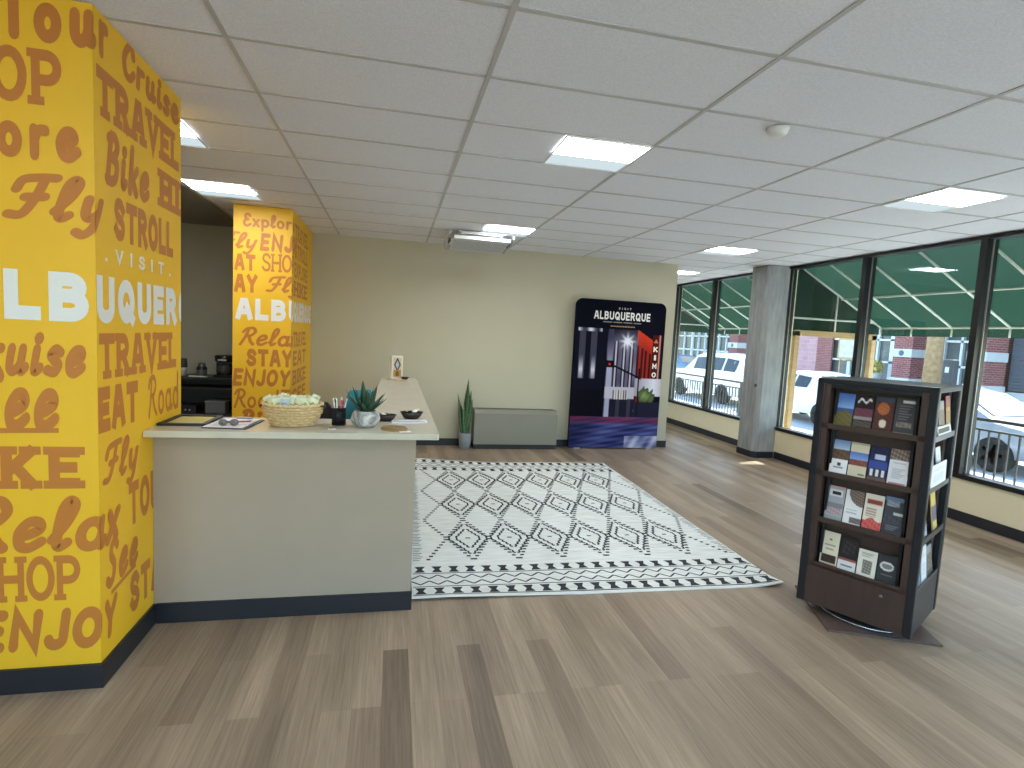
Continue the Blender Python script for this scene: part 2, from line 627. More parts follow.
def word_polys(text, style='block', w=0.2, gap=0.12, slant=0.0):
    """polygons of a word, cap height 1, and the x-span of every letter"""
    x = 0.0
    polys, spans = [], []
    tab = CAPS if style in ('block', 'slab', 'round') else LOW
    for ch in text:
        adv, strokes = tab[ch]
        g = []
        inset = style in ('block', 'slab', 'round')
        for s in strokes:
            if inset:
                s = [(p[0] + w / 2, w / 2 + p[1] * (1 - w)) for p in s]
                ext = w / 2 if style != 'round' else 0
            else:
                s = [(p[0] + w / 2, p[1]) for p in s]
                ext = 0
            g += ribbon(s, w, ext)
            if style in ('round', 'script'):
                g += disc(s[0], w / 2)
                g += disc(s[-1], w / 2)
        if style == 'slab':
            for p in SERIF.get(ch, []):
                cx, cy = p[0] + w / 2, (w * 0.38 if p[1] < .5 else 1 - w * 0.38)
                hw, hh = w * 0.95, w * 0.38
                g.append([Vector((cx - hw, cy - hh)), Vector((cx + hw, cy - hh)), Vector((cx + hw, cy + hh)), Vector((cx - hw, cy + hh))])
        full = adv + w
        polys += [[Vector((v.x + x + v.y * slant, v.y)) for v in p] for p in g]
        spans.append((x, x + full))
        x += full + gap
    return polys, spans

def clip_poly(poly, axis, val, keep_ge):
    out = []
    n = len(poly)
    for i in range(n):
        a, b = poly[i], poly[(i + 1) % n]
        da, db = (a[axis] - val), (b[axis] - val)
        if not keep_ge:
            da, db = -da, -db
        if da >= 0:
            out.append(a)
        if (da >= 0) != (db >= 0):
            t = da / (da - db)
            out.append(a + (b - a) * t)
    return out

def fit_word(text, s0, s1, z0, z1, first=None, last=None, **kw):
    """the word laid out so that the letters [first:last] span s0..s1, cap height z0..z1"""
    polys, spans = word_polys(text, **kw)
    a = spans[first or 0][0]
    b = spans[(last or len(text)) - 1][1]
    k = (s1 - s0) / (b - a)
    return [[Vector((s0 + (v.x - a) * k, z0 + v.y * (z1 - z0))) for v in p] for p in polys]

# ------------------------------------------------------------------ the room
H = 3.03
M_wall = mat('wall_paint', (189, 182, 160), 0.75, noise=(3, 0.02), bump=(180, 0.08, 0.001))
M_wall_shaded = mat('wall_paint_shaded', (160, 155, 138), 0.8, noise=(3, 0.03))  # same wall paint, with the alcove's shade put into its colour
M_cream = mat('cream_wall_paint', (228, 214, 180), 0.75, noise=(3, 0.02), bump=(180, 0.08, 0.001))
M_base = mat('black_vinyl_base', (34, 36, 42), 0.45, noise=(8, 0.06))
M_tile = mat('acoustic_tile', (229, 230, 237), 0.9, noise=(110, 0.10), bump=(200, 0.5, 0.004))
M_tbar = mat('grid_metal', (186, 184, 182), 0.5)
M_blackmetal = mat('black_frame_metal', (15, 17, 19), 0.4, noise=(6, 0.08))
M_alu = mat('bright_stop_metal', (168, 166, 160), 0.35, 0.6)
M_glass = glass_mat('window_glass')
M_concrete = mat('bare_concrete', (150, 152, 152), 0.8, noise=(5, 0.22, (3, 3, .6)), bump=(40, 0.2, 0.004))
M_white = mat('white_plastic', (226, 226, 222), 0.45)
M_black = mat('black_plastic', (22, 22, 24), 0.45)

floor = struct(MB().box(-5.6, 6.0, -2.9, 12.5, -0.12, 0.0).build('floor', floor_mat()))

b = MB().box(-5.6, 6.16, -3.02, 12.5, H, H + 0.1, 0)
for k in range(-4, 8):
    x = -0.793 + 1.2192 * k
    if -5.5 < x < 5.98:
        b.box(x - .012, x + .012, -2.89, 12.5, H - .005, H, 1)
for k in range(-12, 18):
    y = 2.265 + .6096 * k
    if -2.8 < y < 12.4:
        b.box(-5.6, 5.99, y - .012, y + .012, H - .004, H, 1)
struct(b.build('ceiling', [M_tile, M_tbar]))

struct(MB().box(-1.75, 4.51, 8.33, 8.45, 0, H).build('wall_back', M_wall))
struct(MB().box(-5.6, -1.75, 8.33, 8.45, 0, H).build('wall_alcove', M_wall_shaded))
struct(MB().box(-5.72, -5.6, -2.9, 8.45, 0, H).build('wall_left', M_wall_shaded))
struct(MB().box(-5.72, -4.0, -3.02, -2.9, 0, H).box(-4.0, 6.16, -3.02, -2.9, 0, .455).box(6.0, 6.16, -3.02, -2.9, .455, H).build('wall_front', M_wall))
struct(MB().box(-1.75, 6.16, 12.5, 12.62, 0, H).build('wall_far', M_cream))
b = MB().box(6.0, 6.16, -2.9, 12.5, 0, 0.455)
b.box(6.0, 6.16, 11.10, 12.5, .455, H)
b.box(6.02, 6.16, 7.58, 7.98, .455, H)
b.box(6.02, 6.16, -3.02, 12.62, H, 3.75)
struct(b.build('wall_window_side', M_cream))
struct(MB().box(-5.59, -2.03, 5.94, 8.32, H - .018, H - .006).build('alcove_slab', mat('dark_slab_grey', (128, 124, 114), .8)))  # thin slab put in to darken the alcove ceiling

def base_run(name, segs, h=.11, t=.012):
    bb = MB()
    for (x0, x1, y0, y1) in segs:
        bb.box(x0, x1, y0, y1, 0, h)
    return struct(bb.build(name, M_base))
base_run('baseboard_back', [(-1.15, 4.522, 8.315, 8.33), (4.51, 4.522, 8.33, 8.45)])
base_run('baseboard_window_side', [(5.985, 6.0, -2.89, 7.53), (5.985, 6.0, 8.0, 12.49)])
base_run('baseboard_alcove', [(-5.58, -1.77, 8.315, 8.33)])

# windows: one bay each, frame and sill around one pane
def window(n, y0, y1, loc=None, rz=0):
    w = sthing('window_%d' % n, loc or (6.0, (y0 + y1) / 2, 0))
    w.rotation_euler = (0, 0, rz)
    hw = (y1 - y0) / 2
    z0, z1 = .455, H - .008
    f = MB()
    f.box(-.02, .13, -hw, -hw + .035, z0, z1)
    f.box(-.02, .13, hw - .035, hw, z0, z1)
    f.box(-.02, .13, -hw + .035, hw - .035, z0, z0 + .05)
    f.box(-.02, .13, -hw + .035, hw - .035, z1 - .035, z1)
    f.build('frame', M_blackmetal, w)
    s = MB()
    s.box(.052, .06, -hw + .035, -hw + .05, z0 + .05, z1 - .035)
    s.box(.052, .06, hw - .05, hw - .035, z0 + .05, z1 - .035)
    s.build('glazing_stop', M_alu, w)
    MB().box(.062, .070, -hw + .035, hw - .035, z0 + .05, z1 - .035).build('pane', M_glass, w)
ys = [7.60, 6.15, 4.665, 3.18, 1.70, .21, -1.27, -2.86]
n = 1
for a, b_ in zip(ys[:-1], ys[1:]):
    window(n, b_, a)
    n += 1
window(n, 7.98, 9.63)
window(n + 1, 9.63, 11.10)
for k in range(5):
    window(n + 2 + k, -1, 1, (-3.0 + 2 * k, -2.9, 0), -PI / 2)

# square concrete column in the window wall
c = thing('concrete_column', 'bare grey concrete column rising to the ceiling between the windows', 'column', (5.63, 7.555, 0))
c['kind'] = 'thing'
poly = [(.0, .06), (.06, 0), (.37, 0), (.37, .41), (0, .41)]
MB().prism(poly, H - .006).build('shaft', M_concrete, c)
MB().prism([(-.012, .055), (.055, -.012), (.355, -.012), (.355, 0), (.062, 0), (0, .062), (0, .41), (-.012, .41)], .10).build('base_trim', M_base, c)
o = MB().lathe([(.028, 0), (.028, .01), (.015, .014)], 16).build('cover_plate', mat('dull_steel', (96, 98, 100), .4, .7), c)
o.location = (0, .08, 1.15)
o.rotation_euler = (0, -PI / 2, 0)

# ceiling light panels
M_lens = emit('lamp_lens', (246, 250, 255), LAMP)
M_refl = emit('lamp_side_lens', (214, 230, 236), 0.72)
lab = {
 'a': 'square ceiling light panel above the striped rug, biggest in view',
 'b': 'ceiling light panel in front of the tall windows, above the brochure stand',
 'c': 'ceiling light panel close to the concrete column',
 'd': 'ceiling light panel beside the white air deflector at the back wall',
 'e': 'ceiling light panel in front of the farther yellow pillar',
 'f': 'ceiling light panel half hidden behind the big yellow pillar',
 'g': 'ceiling light panel in the passage beyond the end of the back wall',
}
L0 = thing('ceiling_light', lab['a'], 'ceiling light', (1.340, 3.789, H - .006), 0, 'square ceiling light panels')
fr = MB()
for q in ((-.3, .3, -.3, -.288), (-.3, .3, .288, .3), (-.3, -.288, -.288, .288), (.288, .3, -.288, .288)):
    fr.box(q[0], q[1], q[2], q[3], -.006, .0)
fr.build('frame', M_white, L0)
MB().add([(-.288, -.288, .002), (.288, -.288, .002), (.288, .06, -.003), (-.288, .06, -.003)], [(0, 3, 2, 1)]).build('lens', M_lens, L0)['label'] = 'bright glowing lens'
MB().add([(-.288, .06, -.003), (.288, .06, -.003), (.288, .288, .002), (-.288, .288, .002)], [(0, 3, 2, 1)]).build('side_lens', M_refl, L0)['label'] = 'pale blue dim lens'
for key, x, y in (('b', 4.389, 3.83), ('c', 4.389, 6.84), ('d', 1.340, 6.84), ('e', -1.706, 6.13), ('f', -1.706, 4.40), ('g', 5.0, 9.275)):
    dup(L0, lab[key], (x, y, H - .006))
for x, y in ((1.34, .13), (4.389, .13), (-1.706, .74), (1.34, -2.0), (4.389, -2.0)):
    dup(L0, 'ceiling light panel behind the spot the photo is taken from', (x, y, H - .006))

# smoke detector
s = thing('smoke_detector', 'small white round smoke detector on the ceiling', 'smoke detector', (2.17, 2.955, H - .005))
o = MB().lathe([(.0, -.045), (.035, -.045), (.055, -.03), (.06, -.012), (.06, 0)], 24).build('body', M_white, s)
o = MB().lathe([(.064, -.008), (.064, 0)], 24).build('mounting_ring', M_white, s)

# air deflector under the ceiling vent
a = thing('air_deflector', 'white perforated air deflector hung under the ceiling vent by the back wall', 'vent', (1.06, 7.30, H - .020))
vg = MB()
vg.box(-.30, .30, -.30, .30, -.012, 0)
for k in range(9):
    vg.box(-.27, .27, -.27 + k * .065, -.25 + k * .065, -.03, -.012)
vg.build('diffuser', M_white, a)
M_perf = mat('perforated_white', (205, 208, 212), .5)
pn = MB()
pn.add([(-.36, -.30, -.085), (.36, -.30, -.085), (.36, .34, -.15), (-.36, .34, -.15), (-.36, -.30, -.092), (.36, -.30, -.092), (.36, .34, -.157), (-.36, .34, -.157)],
       [(0, 1, 2, 3), (7, 6, 5, 4), (0, 4, 5, 1), (1, 5, 6, 2), (2, 6, 7, 3), (3, 7, 4, 0)], 0)
for i in range(24):
    for j in range(10):
        x, y = -.33 + i * .0285 + (j % 2) * .012, -.16 + j * .045
        z = -.0925 - (y + .30) / .64 * .065 - .0006
        pn.add([(x + .008 * math.cos(t * PI / 3), y + .014 * math.sin(t * PI / 3), z - .014 * math.sin(t * PI / 3) / .64 * .065) for t in range(6)], [(5, 4, 3, 2, 1, 0)], 1)
pn.build('deflector_panel', [M_perf, mat('hole_grey', (120, 124, 128), .8)], a)
MB().box(-.36, .36, -.315, -.295, -.10, -.06).build('front_lip', M_white, a)
for sx in (-1, 1):
    cb = MB()
    pts = [(sx * .40, -.28, -.01), (sx * .43, -.20, -.04), (sx * .44, 0, -.07), (sx * .43, .22, -.10), (sx * .40, .32, -.14)]
    cb.tube(pts, .022, 8)
    cb.build('curved_arm', mat('pale_grey_plastic', (188, 190, 190), .4), a)
    hk = MB().tube([(sx * .39, -.02 + .07 * math.cos(t), -.10 + .04 * math.sin(t)) for t in [k * PI / 8 - .4 for k in range(11)]], .012, 8)
    hk.build('clip', mat('dark_grey_plastic', (70, 72, 76), .5), a)

# ------------------------------------------------------------------ yellow mural pillars
M_yel = mat('yellow_mural', (240, 187, 36), 0.5, noise=(2, 0.03))
M_och = mat('ochre_ink', (196, 120, 46), 0.5)
M_wht = mat('white_ink', (232, 230, 226), 0.5)

def pillar(name, label, x1, y0, W, D, words, trim_d):
    """right front corner at x1, y0; W wide to the left, D deep; words: (text, s0, s1, z0, z1, first, last, style, w, slant, gap, mat)"""
    p = thing(name, label, 'pillar', (x1, y0, 0))
    p['kind'] = 'thing'
    MB().box(-W, 0, 0, D, 0, H - .006).build('shaft', M_yel, p)
    bb = MB()
    bb.box(-W - .014, .014, -.014, 0, 0, .115)
    bb.box(0, .014, 0, trim_d, 0, .115)
    bb.box(-W - .014, -W, 0, D, 0, .115)
    bb.build('base_trim', M_base, p)
    for (text, s0, s1, z0, z1, first, last, style, w, slant, gap, m) in words:
        polys = fit_word(text, s0, s1, z0, z1, first, last, style=style, w=w, slant=slant, gap=gap) if text != '_' else [[Vector((s0, z0)), Vector((s1, z1)), Vector((s1, z1 + w)), Vector((s0, z0 + w))]]
        mb = MB()
        for iq, q in enumerate(polys):
            dq = .0006 + iq * 1.2e-5
            q = clip_poly(clip_poly(q, 1, H - .01, False), 1, .12, True) if q else q
            if len(q) < 3:
                continue
            A = clip_poly(clip_poly(q, 0, 0.0, False), 0, -W + .004, True)
            if len(A) > 2:
                mb.add([(v.x, -dq, v.y) for v in A], [tuple(range(len(A)))])
            B = clip_poly(clip_poly(q, 0, 0.0, True), 0, D - .004, False)
            if len(B) > 2:
                mb.add([(dq, v.x, v.y) for v in B], [tuple(range(len(B)))])
        if mb.f:
            o = mb.build('lettering', m, p)
            o['label'] = ('white lettering' if m is M_wht else 'ochre lettering') + (' reading ' + text if text != '_' else ' underline')
    return p

SL = dict()
W1 = [
 # front, wrapping to the side where the word is longer
 ('Tour', -.34, .13, 2.862, 3.06, None, None, 'script', .270, 0, .10, M_och),
 ('SHOP', -.37, -.112, 2.588, 2.812, 2, 4, 'slab', 0.204, 0, .10, M_och),
 ('Explore', -.36, -.046, 2.383, 2.570, 4, 7, 'script', .250, 0, .10, M_och),
 ('Fly', -.345, .05, 2.125, 2.295, None, None, 'script', 0.216, .30, .02, M_och),
 ('ALBUQUERQUE', -.345, .909, 1.690, 1.903, 1, 8, 'block', 0.281, 0, .16, M_wht),
 ('.VISIT.', .084, .82, 1.970, 2.036, None, None, 'block', 0.195, 0, .75, M_wht),
 ('Cruise', -.36, -.046, 1.463, 1.645, 2, 6, 'script', 0.257, .25, .0, M_och),
 ('See', -.37, -.153, 1.222, 1.475, 1, 3, 'script', 0.230, .2, .02, M_och),
 ('_', -.60, -.152, 1.190, 1.198, None, None, '', .022, 0, 0, M_och),
 ('BIKE', -.375, -.072, .946, 1.136, 2, 4, 'slab', .255, 0, .26, M_och),
 ('Relax', -.36, .175, .672, .890, 1, 5, 'script', 0.216, .22, .0, M_och),
 ('SHOP', -.40, -.075, .428, .638, 1, 4, 'slab', 0.180, 0, .06, M_och),
 ('ENJOY', -.37, .135, .190, .392, 1, 5, 'round', 0.264, .18, .10, M_och),
 # side
 ('Cruise', .24, .945, 2.862, 3.012, None, None, 'script', 0.257, .1, .0, M_och),
 ('TRAVEL', .026, .95, 2.593, 2.80, None, None, 'slab', 0.264, 0, .12, M_och),
 ('Bike', .08, .54, 2.335, 2.540, None, None, 'script', .245, .18, .02, M_och),
 ('HIKE', .675, .955, 2.340, 2.540, 0, 2, 'slab', 0.288, 0, .22, M_och),
 ('STROLL', .168, .86, 2.080, 2.276, None, None, 'block', 0.268, 0, .10, M_och),
 ('TRAVEL', .018, .905, 1.436, 1.645, None, None, 'slab', 0.240, 0, .12, M_och),
 ('EAT', .004, .395, 1.192, 1.402, None, None, 'block', 0.293, 0, .12, M_och),
 ('Road', .515, .945, 1.190, 1.400, None, None, 'script', .135, 0, .08, M_och),
 ('Fly', .03, .382, .955, 1.125, None, None, 'script', 0.189, .22, .02, M_och),
 ('TOUR', .286, .525, .660, .885, 0, 2, 'block', 0.244, 0, .10, M_och),
 ('See', .045, .375, .455, .648, None, None, 'script', 0.243, .2, .02, M_och),
 ('_', .10, .355, .395, .425, None, None, '', .022, 0, 0, M_och),
 ('STAY', .29, .525, .195, .405, 0, 2, 'block', 0.268, 0, .12, M_och),
]
pillar('painted_pillar', 'big yellow pillar beside the counter, covered in ochre words', -1.28, 2.76, .98, .985, W1, .565)
W2 = [
 ('Explore', -.525, -.005, 2.80, 2.93, 0, 6, 'script', .20, 0, .02, M_och),
 ('Fly', -.61, -.385, 2.55, 2.715, 1, 3, 'script', .17, .25, .0, M_och),
 ('ENJOY', -.345, .0, 2.534, 2.733, 0, 3, 'round', .25, .12, .14, M_och),
 ('EAT', -.605, -.388, 2.303, 2.486, 1, 3, 'block', .28, 0, .12, M_och),
 ('SHOP', -.32, .0, 2.311, 2.512, 0, 3, 'slab', .15, 0, .06, M_och),
 ('STAY', -.605, -.367, 2.060, 2.264, 2, 4, 'block', .28, 0, .12, M_och),
 ('Fly', -.28, .10, 2.090, 2.256, None, None, 'script', .17, .25, .0, M_och),
 ('ALBUQUERQUE', -.59, -.055, 1.755, 1.998, 0, 3, 'block', .27, 0, .15, M_wht),
 ('Relax', -.56, .11, 1.475, 1.662, None, None, 'script', .17, .25, .0, M_och),
 ('STAY', -.47, .02, 1.229, 1.427, None, None, 'block', .27, 0, .12, M_och),
 ('ENJOY', -.62, -.01, .998, 1.20, None, None, 'round', .24, .15, .10, M_och),
 ('RoadTrip', -.605, .28, .755, .955, None, None, 'script', .15, .05, .06, M_och),
 ('Bike', -.525, -.015, .515, .714, None, None, 'script', .25, .08, .02, M_och),
]
for z, wd, st in ((2.72, 'TRAVEL', 'slab'), (2.50, 'STROLL', 'block'), (2.28, 'EXPLORE', 'block'), (2.06, 'HIKE', 'slab'), (1.46, 'TRAVEL', 'slab'), (1.23, 'EAT', 'block'), (1.00, 'BIKE', 'slab'), (.77, 'SEE', 'block')):
    W2.append((wd, .16, 1.12, z, z + .18, None, None, st, .2, 0, .12, M_och))
pillar('painted_pillar', 'smaller yellow word-covered pillar standing at the back wall', -1.157, 6.745, .62, 1.575, W2, 1.575)

# ------------------------------------------------------------------ reception counter
T = 1.13
M_body = mat('taupe_laminate', (166, 151, 134), 0.6, noise=(4, 0.03), bump=(200, 0.06, 0.001))
M_top = mat('pale_stone_top', (203, 197, 180), 0.22, noise=(14, 0.05))
ct = thing('reception_counter', 'taupe L-shaped reception counter body with black kick board', 'counter', (0, 3.33, 0))
MB().box(-1.278, .155, 0, .14, 0, T - .035).box(.03, .155, .14, 3.55, 0, T - .035).build('body', M_body, ct)
MB().box(-1.262, .163, -.014, 0, 0, .115).box(.155, .163, 0, 3.55, 0, .115).build('kick_board', M_base, ct)
tp = MB()
outer = [(-1.33, -.01), (.278, -.01), (.285, 0.0), (.30, 3.95), (.16, 4.02), (-.02, 4.02), (-.13, 3.93), (-.165, .50), (-1.262, .50), (-1.262, .125), (-1.33, .125)]
outer = [(-1.275, -.0), (.270, -.0), (.283, .012), (.30, 3.72), (.29, 3.78), (-.12, 3.78), (-.13, 3.72), (-.165, .50), (-1.275, .50)]
tp.prism(outer, .035)
o = tag(tp.build('countertop', M_top, None, (0, 3.20, T - .035)), 'pale stone L-shaped countertop lying on the taupe counter', 'countertop')

# ------------------------------------------------------------------ patterned rug
M_rugw = mat('rug_ivory', (236, 238, 232), 0.95, noise=(5, 0.13, (1, 7, 1)), bump=(300, 0.5, 0.004))
M_rugk = mat('rug_charcoal', (52, 56, 58), 0.95)
M_rugg = mat('rug_grey', (84, 90, 90), 0.95)
RW, RL = 2.69, 3.80
def rug_z(u, v):
    z = .010
    du, dv = max(0, .35 - u) / .35, max(0, .22 - v) / .22
    z += .030 * (dv ** 2) * max(0, 1 - abs(u - .25) / .9) * .6
    z += .028 * max(0, 1 - ((RW - u) ** 2 + v ** 2) ** .5 / .22) ** 1.5
    z += .045 * max(0, 1 - ((u - .15) ** 2 + (RL - v) ** 2) ** .5 / .9) ** 1.5
    z += .002 * math.sin(u * 5 + 1) * math.sin(v * 3.1)
    return z
rb = MB()
rb.grid(lambda a, c: (a * RW, c * RL, rug_z(a * RW, c * RL)), 54, 76)
edge = [(i / 54 * RW, 0) for i in range(54)] + [(RW, j / 76 * RL) for j in range(76)] + [(RW - i / 54 * RW, RL) for i in range(54)] + [(0, RL - j / 76 * RL) for j in range(76)]
rb.add([(u, v, rug_z(u, v)) for u, v in edge] + [(u, v, max(0.0005, rug_z(u, v) - .009)) for u, v in edge], [(k, len(edge) + k, len(edge) + (k + 1) % len(edge), (k + 1) % len(edge)) for k in range(len(edge))])
MK = [0]
def mark(pts, mi=1):
    MK[0] += 1
    rb.add([(u, v, rug_z(u, v) + .0010 + MK[0] * 3e-7) for u, v in pts], [tuple(range(len(pts)))], mi)
def rline(a, b_, w, mi=1):
    a, b_ = Vector(a), Vector(b_)
    d = (b_ - a)
    nseg = max(1, int(d.length / .25))
    nn = Vector((-d.y, d.x)).normalized() * w / 2
    for k in range(nseg):
        p, q = a + d * k / nseg, a + d * (k + 1) / nseg
        mark([p - nn, q - nn, q + nn, p + nn], mi)
def dotted(a, b_, n, ln, w):
    a, b_ = Vector(a), Vector(b_)
    for k in range(n):
        c_ = a + (b_ - a) * (k + .5) / n
        if not (.02 < c_.x < RW - .02):
            continue
        mark([(c_.x - ln / 2, c_.y - w / 2), (c_.x + ln / 2, c_.y - w / 2), (c_.x + ln / 2, c_.y + w / 2), (c_.x - ln / 2, c_.y + w / 2)])
def border(v0, s):
    V = lambda t: v0 + s * t
    for t, w in ((.034, .012), (.170, .010), (.375, .010)):
        rline((0.01, V(t)), (RW - .01, V(t)), w)
    nb = 22
    p = RW / nb
    for lo, hi in ((.048, .150), (.392, .490)):
        for k in range(nb):
            c_ = (k + .5) * p
            m_ = (lo + hi) / 2
            mark([(c_ - .038, V(lo)), (c_ + .038, V(lo)), (c_ + .016, V(m_)), (c_ + .038, V(hi)), (c_ - .038, V(hi)), (c_ - .016, V(m_))][::1 if s > 0 else -1])
    for k in range(nb):
        a, m_, c_ = k * p, (k + .5) * p, (k + 1) * p
        for base, pk in ((.200, .255), (.345, .290)):
            rline((a, V(pk)), (m_, V(base)), .013)
            rline((m_, V(base)), (c_, V(pk)), .013)
border(0, 1)
border(RL, -1)
du, dv = .357, .92
u0, v0 = .475, 1.045
for r in range(3):
    for k in range(6):
        cu, cv = u0 + k * du, v0 + r * dv
        for hu, hv, n_ in ((.158, .33, 6), (.096, .205, 4)):
            for su in (-1, 1):
                for sv in (-1, 1):
                    for q in range(n_):
                        ua, ub = cu + su * hu * (1 - q / n_), cu + su * hu * (1 - (q + 1) / n_)
                        va = cv + sv * hv * (q + .5) / n_
                        vb = cv + sv * hv * (q + 1.5) / n_
                        rline((ua, va - sv * hv * .5 / n_), (ua, va + sv * hv * .42 / n_), .016)
                        rline((ua, va + sv * hv * .4 / n_), (ub + su * hu * .25 / n_, va + sv * hv * .4 / n_), .022)
        rline((cu - .02, cv), (cu + .02, cv), .02)
for r in range(4):
    vv = v0 + (r - .5) * dv
    for k in range(7):
        uu = u0 + (k - .5) * du
        if r < 3:
            for su in (-1, 1):
                for sv in (0, 1):
                    # diamond of dots round every motif
                    if 0 <= k < 6:
                        cu, cv = u0 + k * du, v0 + r * dv
                        a = (cu + su * du / 2, cv)
                        e_ = (cu, cv + (1 if sv else -1) * dv / 2)
                        dotted(a, e_, 8, .030, .026)
for su in (-1, 1):
    for r in range(3):
        cu = u0 - du / 2 if su < 0 else u0 + 5.5 * du
        for sv in (-1, 1):
            dotted((cu, v0 + r * dv), (cu + su * du / 2, v0 + r * dv + sv * dv / 2), 8, .030, .026)
for k in range(74):
    v = .60 + k * .034
    if k % 9 == 8:
        continue
    ln = .05 + .025 * ((k * 7) % 5) / 4
    rline((.012, v), (.012 + ln, v), .010, 2)
    rline((RW - .012 - ln, v), (RW - .012, v), .010, 2)
rug = tag(rb.build('area_rug', [M_rugw, M_rugk, M_rugg], None, (.168, 3.425, 0), (0, 0, math.radians(-1.4))), 'ivory area rug with black diamond pattern lying on the plank floor', 'rug')

# ------------------------------------------------------------------ city photo banner
BW, BH = 1.525, 2.35
def wob(x, y, k=1.0):
    return (math.sin(x * 37.1 * k + y * 11.3) + math.sin(x * 13.7 - y * 41.9 * k) + math.sin((x + y) * 71 * k)) / 3
def mixc(a, b_, t):
    t = max(0, min(1, t))
    return [a[i] + (b_[i] - a[i]) * t for i in range(3)]
def banner_paint(u, v):
    x, y = u, v
    c_ = [9, 11, 25]
    if y > .19:
        c_ = [12, 12, 28]
        if x < .36:                                     # dark building with lit piers
            c_ = [15, 15, 32]
            for cx in (.085, .215):
                if abs(x - cx) < .032 and .19 < y < .53:
                    g = .25 + .75 * max(0, 1 - abs(y - .47) / .10) * (abs(x - cx) < .022)
                    c_ = mixc(c_, [214, 212, 226], g)
            if .185 < y < .212 and .04 < x < .30:
                c_ = mixc(c_, [225, 225, 235], .5 + .5 * math.sin(x * 46))
            if .60 < y < .80:
                c_ = [10, 10, 22]
        elif x < .70:                                   # pale corner house
            c_ = mixc([60, 54, 80], [132, 122, 148], .5 + .5 * wob(x, y, .4))
            c_ = mixc([26, 22, 40], c_, (y - .19) / .14 + abs(x - .40) * .4)
            if abs(x - .40) < .026:
                c_ = mixc([60, 58, 84], [168, 164, 194], (y - .25) / .2)
            if .27 < y < .58:
                for cx in (.465, .555, .635):
                    if abs(x - cx) < .024:
                        c_ = [34, 28, 44]
                    if abs(x - cx) < .007:
                        c_ = [190, 186, 205]
            if .58 < y < .66:
                c_ = [188, 180, 198]
            if .60 < y < .665 and .45 < x < .62:
                c_ = [212, 206, 204] if int(x * 70) % 2 else [96, 88, 96]
            if .665 < y < .785 and x > .42:
                c_ = [30, 28, 44] if int(x * 24) % 3 else [58, 54, 70]
        else:                                           # red lit building
            edge = .19 + (x - .70) * .38
            if y > edge and x < .87:
                c_ = mixc([214, 62, 36], [120, 30, 26], (y - edge) / .16)
                if y > edge + .10:
                    c_ = [150, 44, 34] if int((x - .70) * 44) % 2 else [66, 20, 24]
            if x >= .87 and .22 < y < .52:
                c_ = [70, 26, 26] if x < .945 else ([205, 130, 120] if x < .965 else [30, 20, 32])
            if .52 < y < .64:
                c_ = mixc([168, 158, 176], [224, 222, 236], 1 - abs(x - .91) * 6)
            if .56 < y < .70 and .72 < x < .95:
                d = math.hypot((x - .83) / .12, (y - .635) / .07) + .3 * wob(x, y, 1.4)
                if d < .8:
                    c_ = mixc([126, 142, 88], [46, 60, 42], d)
            if .68 < y < .79:
                c_ = [34, 34, 52]
                if x < .78 and wob(x, y) > .2:
                    c_ = [70, 80, 120]
        d = math.hypot((x - .585), (y - .27) * 1.54)    # street lamp star
        ang = math.atan2((y - .27) * 1.54, x - .585)
        star = max(0, 1 - d / (.085 + .03 * math.cos(ang * 8))) + .5 * max(0, 1 - d / .22) ** 2
        c_ = mixc(c_, [236, 238, 255], star)
        t = (x - .40) / .36                             # signal arm
        if 0 < t < 1 and abs(y - (.425 + .095 * t)) < .007:
            c_ = [18, 16, 24]
        if .355 < x < .445 and .405 < y < .45:
            c_ = [14, 12, 20]
        if math.hypot(x - .40, (y - .428) * 1.5) < .012:
            c_ = [210, 50, 40]
        if abs(x - .735) < .010 and .45 < y < .80:
            c_ = [26, 22, 32]
        if y > .785:                                    # wet blue street
            c_ = mixc([26, 28, 70], [92, 100, 156], .5 + .5 * wob(x * .25, y * 2.2, 1.3))
            c_ = mixc(c_, [18, 18, 44], max(0, .35 - x) * 1.6)
            if y < .835:
                c_ = mixc(c_, [120, 40, 66], .55 + .3 * wob(x * .3, y * 3))
            if y > .92 and x > .62:
                c_ = mixc(c_, [206, 202, 222], .55 + .45 * wob(x, y, .8))
    return c_
def corner_w(v):
    r = .11
    t = v * BH
    if t >= r:
        return 1.0
    return 1 - 2 * (r - math.sqrt(max(0, r * r - (r - t) ** 2))) / BW
bn = thing('display_banner', 'tall rounded fabric banner with a night city street and red neon sign', 'banner', (3.512, 8.16, .02), math.radians(.8))
fabric = sheet(BW, BH, 120, 190, banner_paint, .05, wfun=lambda v: corner_w(max(v, .0006)))
fabric.build('printed_fabric', print_mat('printed_fabric', .9, .1), bn)
bf = MB()
for sx in (-1, 1):
    bf.box(sx * .62 - .05, sx * .62 + .05, .0, .10, -.02, .0)
bf = [MB().box(sx * .62 - .05, sx * .62 + .05, -.02, .08, -.02, .0, 0).build('foot', mat('grey_foot', (150, 150, 152), .4), bn) for sx in (-1, 1)]
def flat_word(text, x0, x1, z0, z1, parent, m, y=-.0025, **kw):
    polys = fit_word(text, x0, x1, z0, z1, **kw)
    mb = MB()
    for iq, q in enumerate(polys):
        mb.add([(v.x, y - iq * 4e-6, v.y) for v in q], [tuple(range(len(q)))])
    o = mb.build('lettering', m, parent)
    o['label'] = 'lettering reading ' + text
    return o
bx = lambda u: (u - .5) * BW
bz = lambda v: (1 - v) * BH
flat_word('VISIT', bx(.46), bx(.60), bz(.060), bz(.047), bn, M_wht, style='block', w=.18, gap=.9)
flat_word('ALBUQUERQUE', bx(.195), bx(.82), bz(.130), bz(.076), bn, M_wht, style='block', w=.20, gap=.16)
tl = MB()
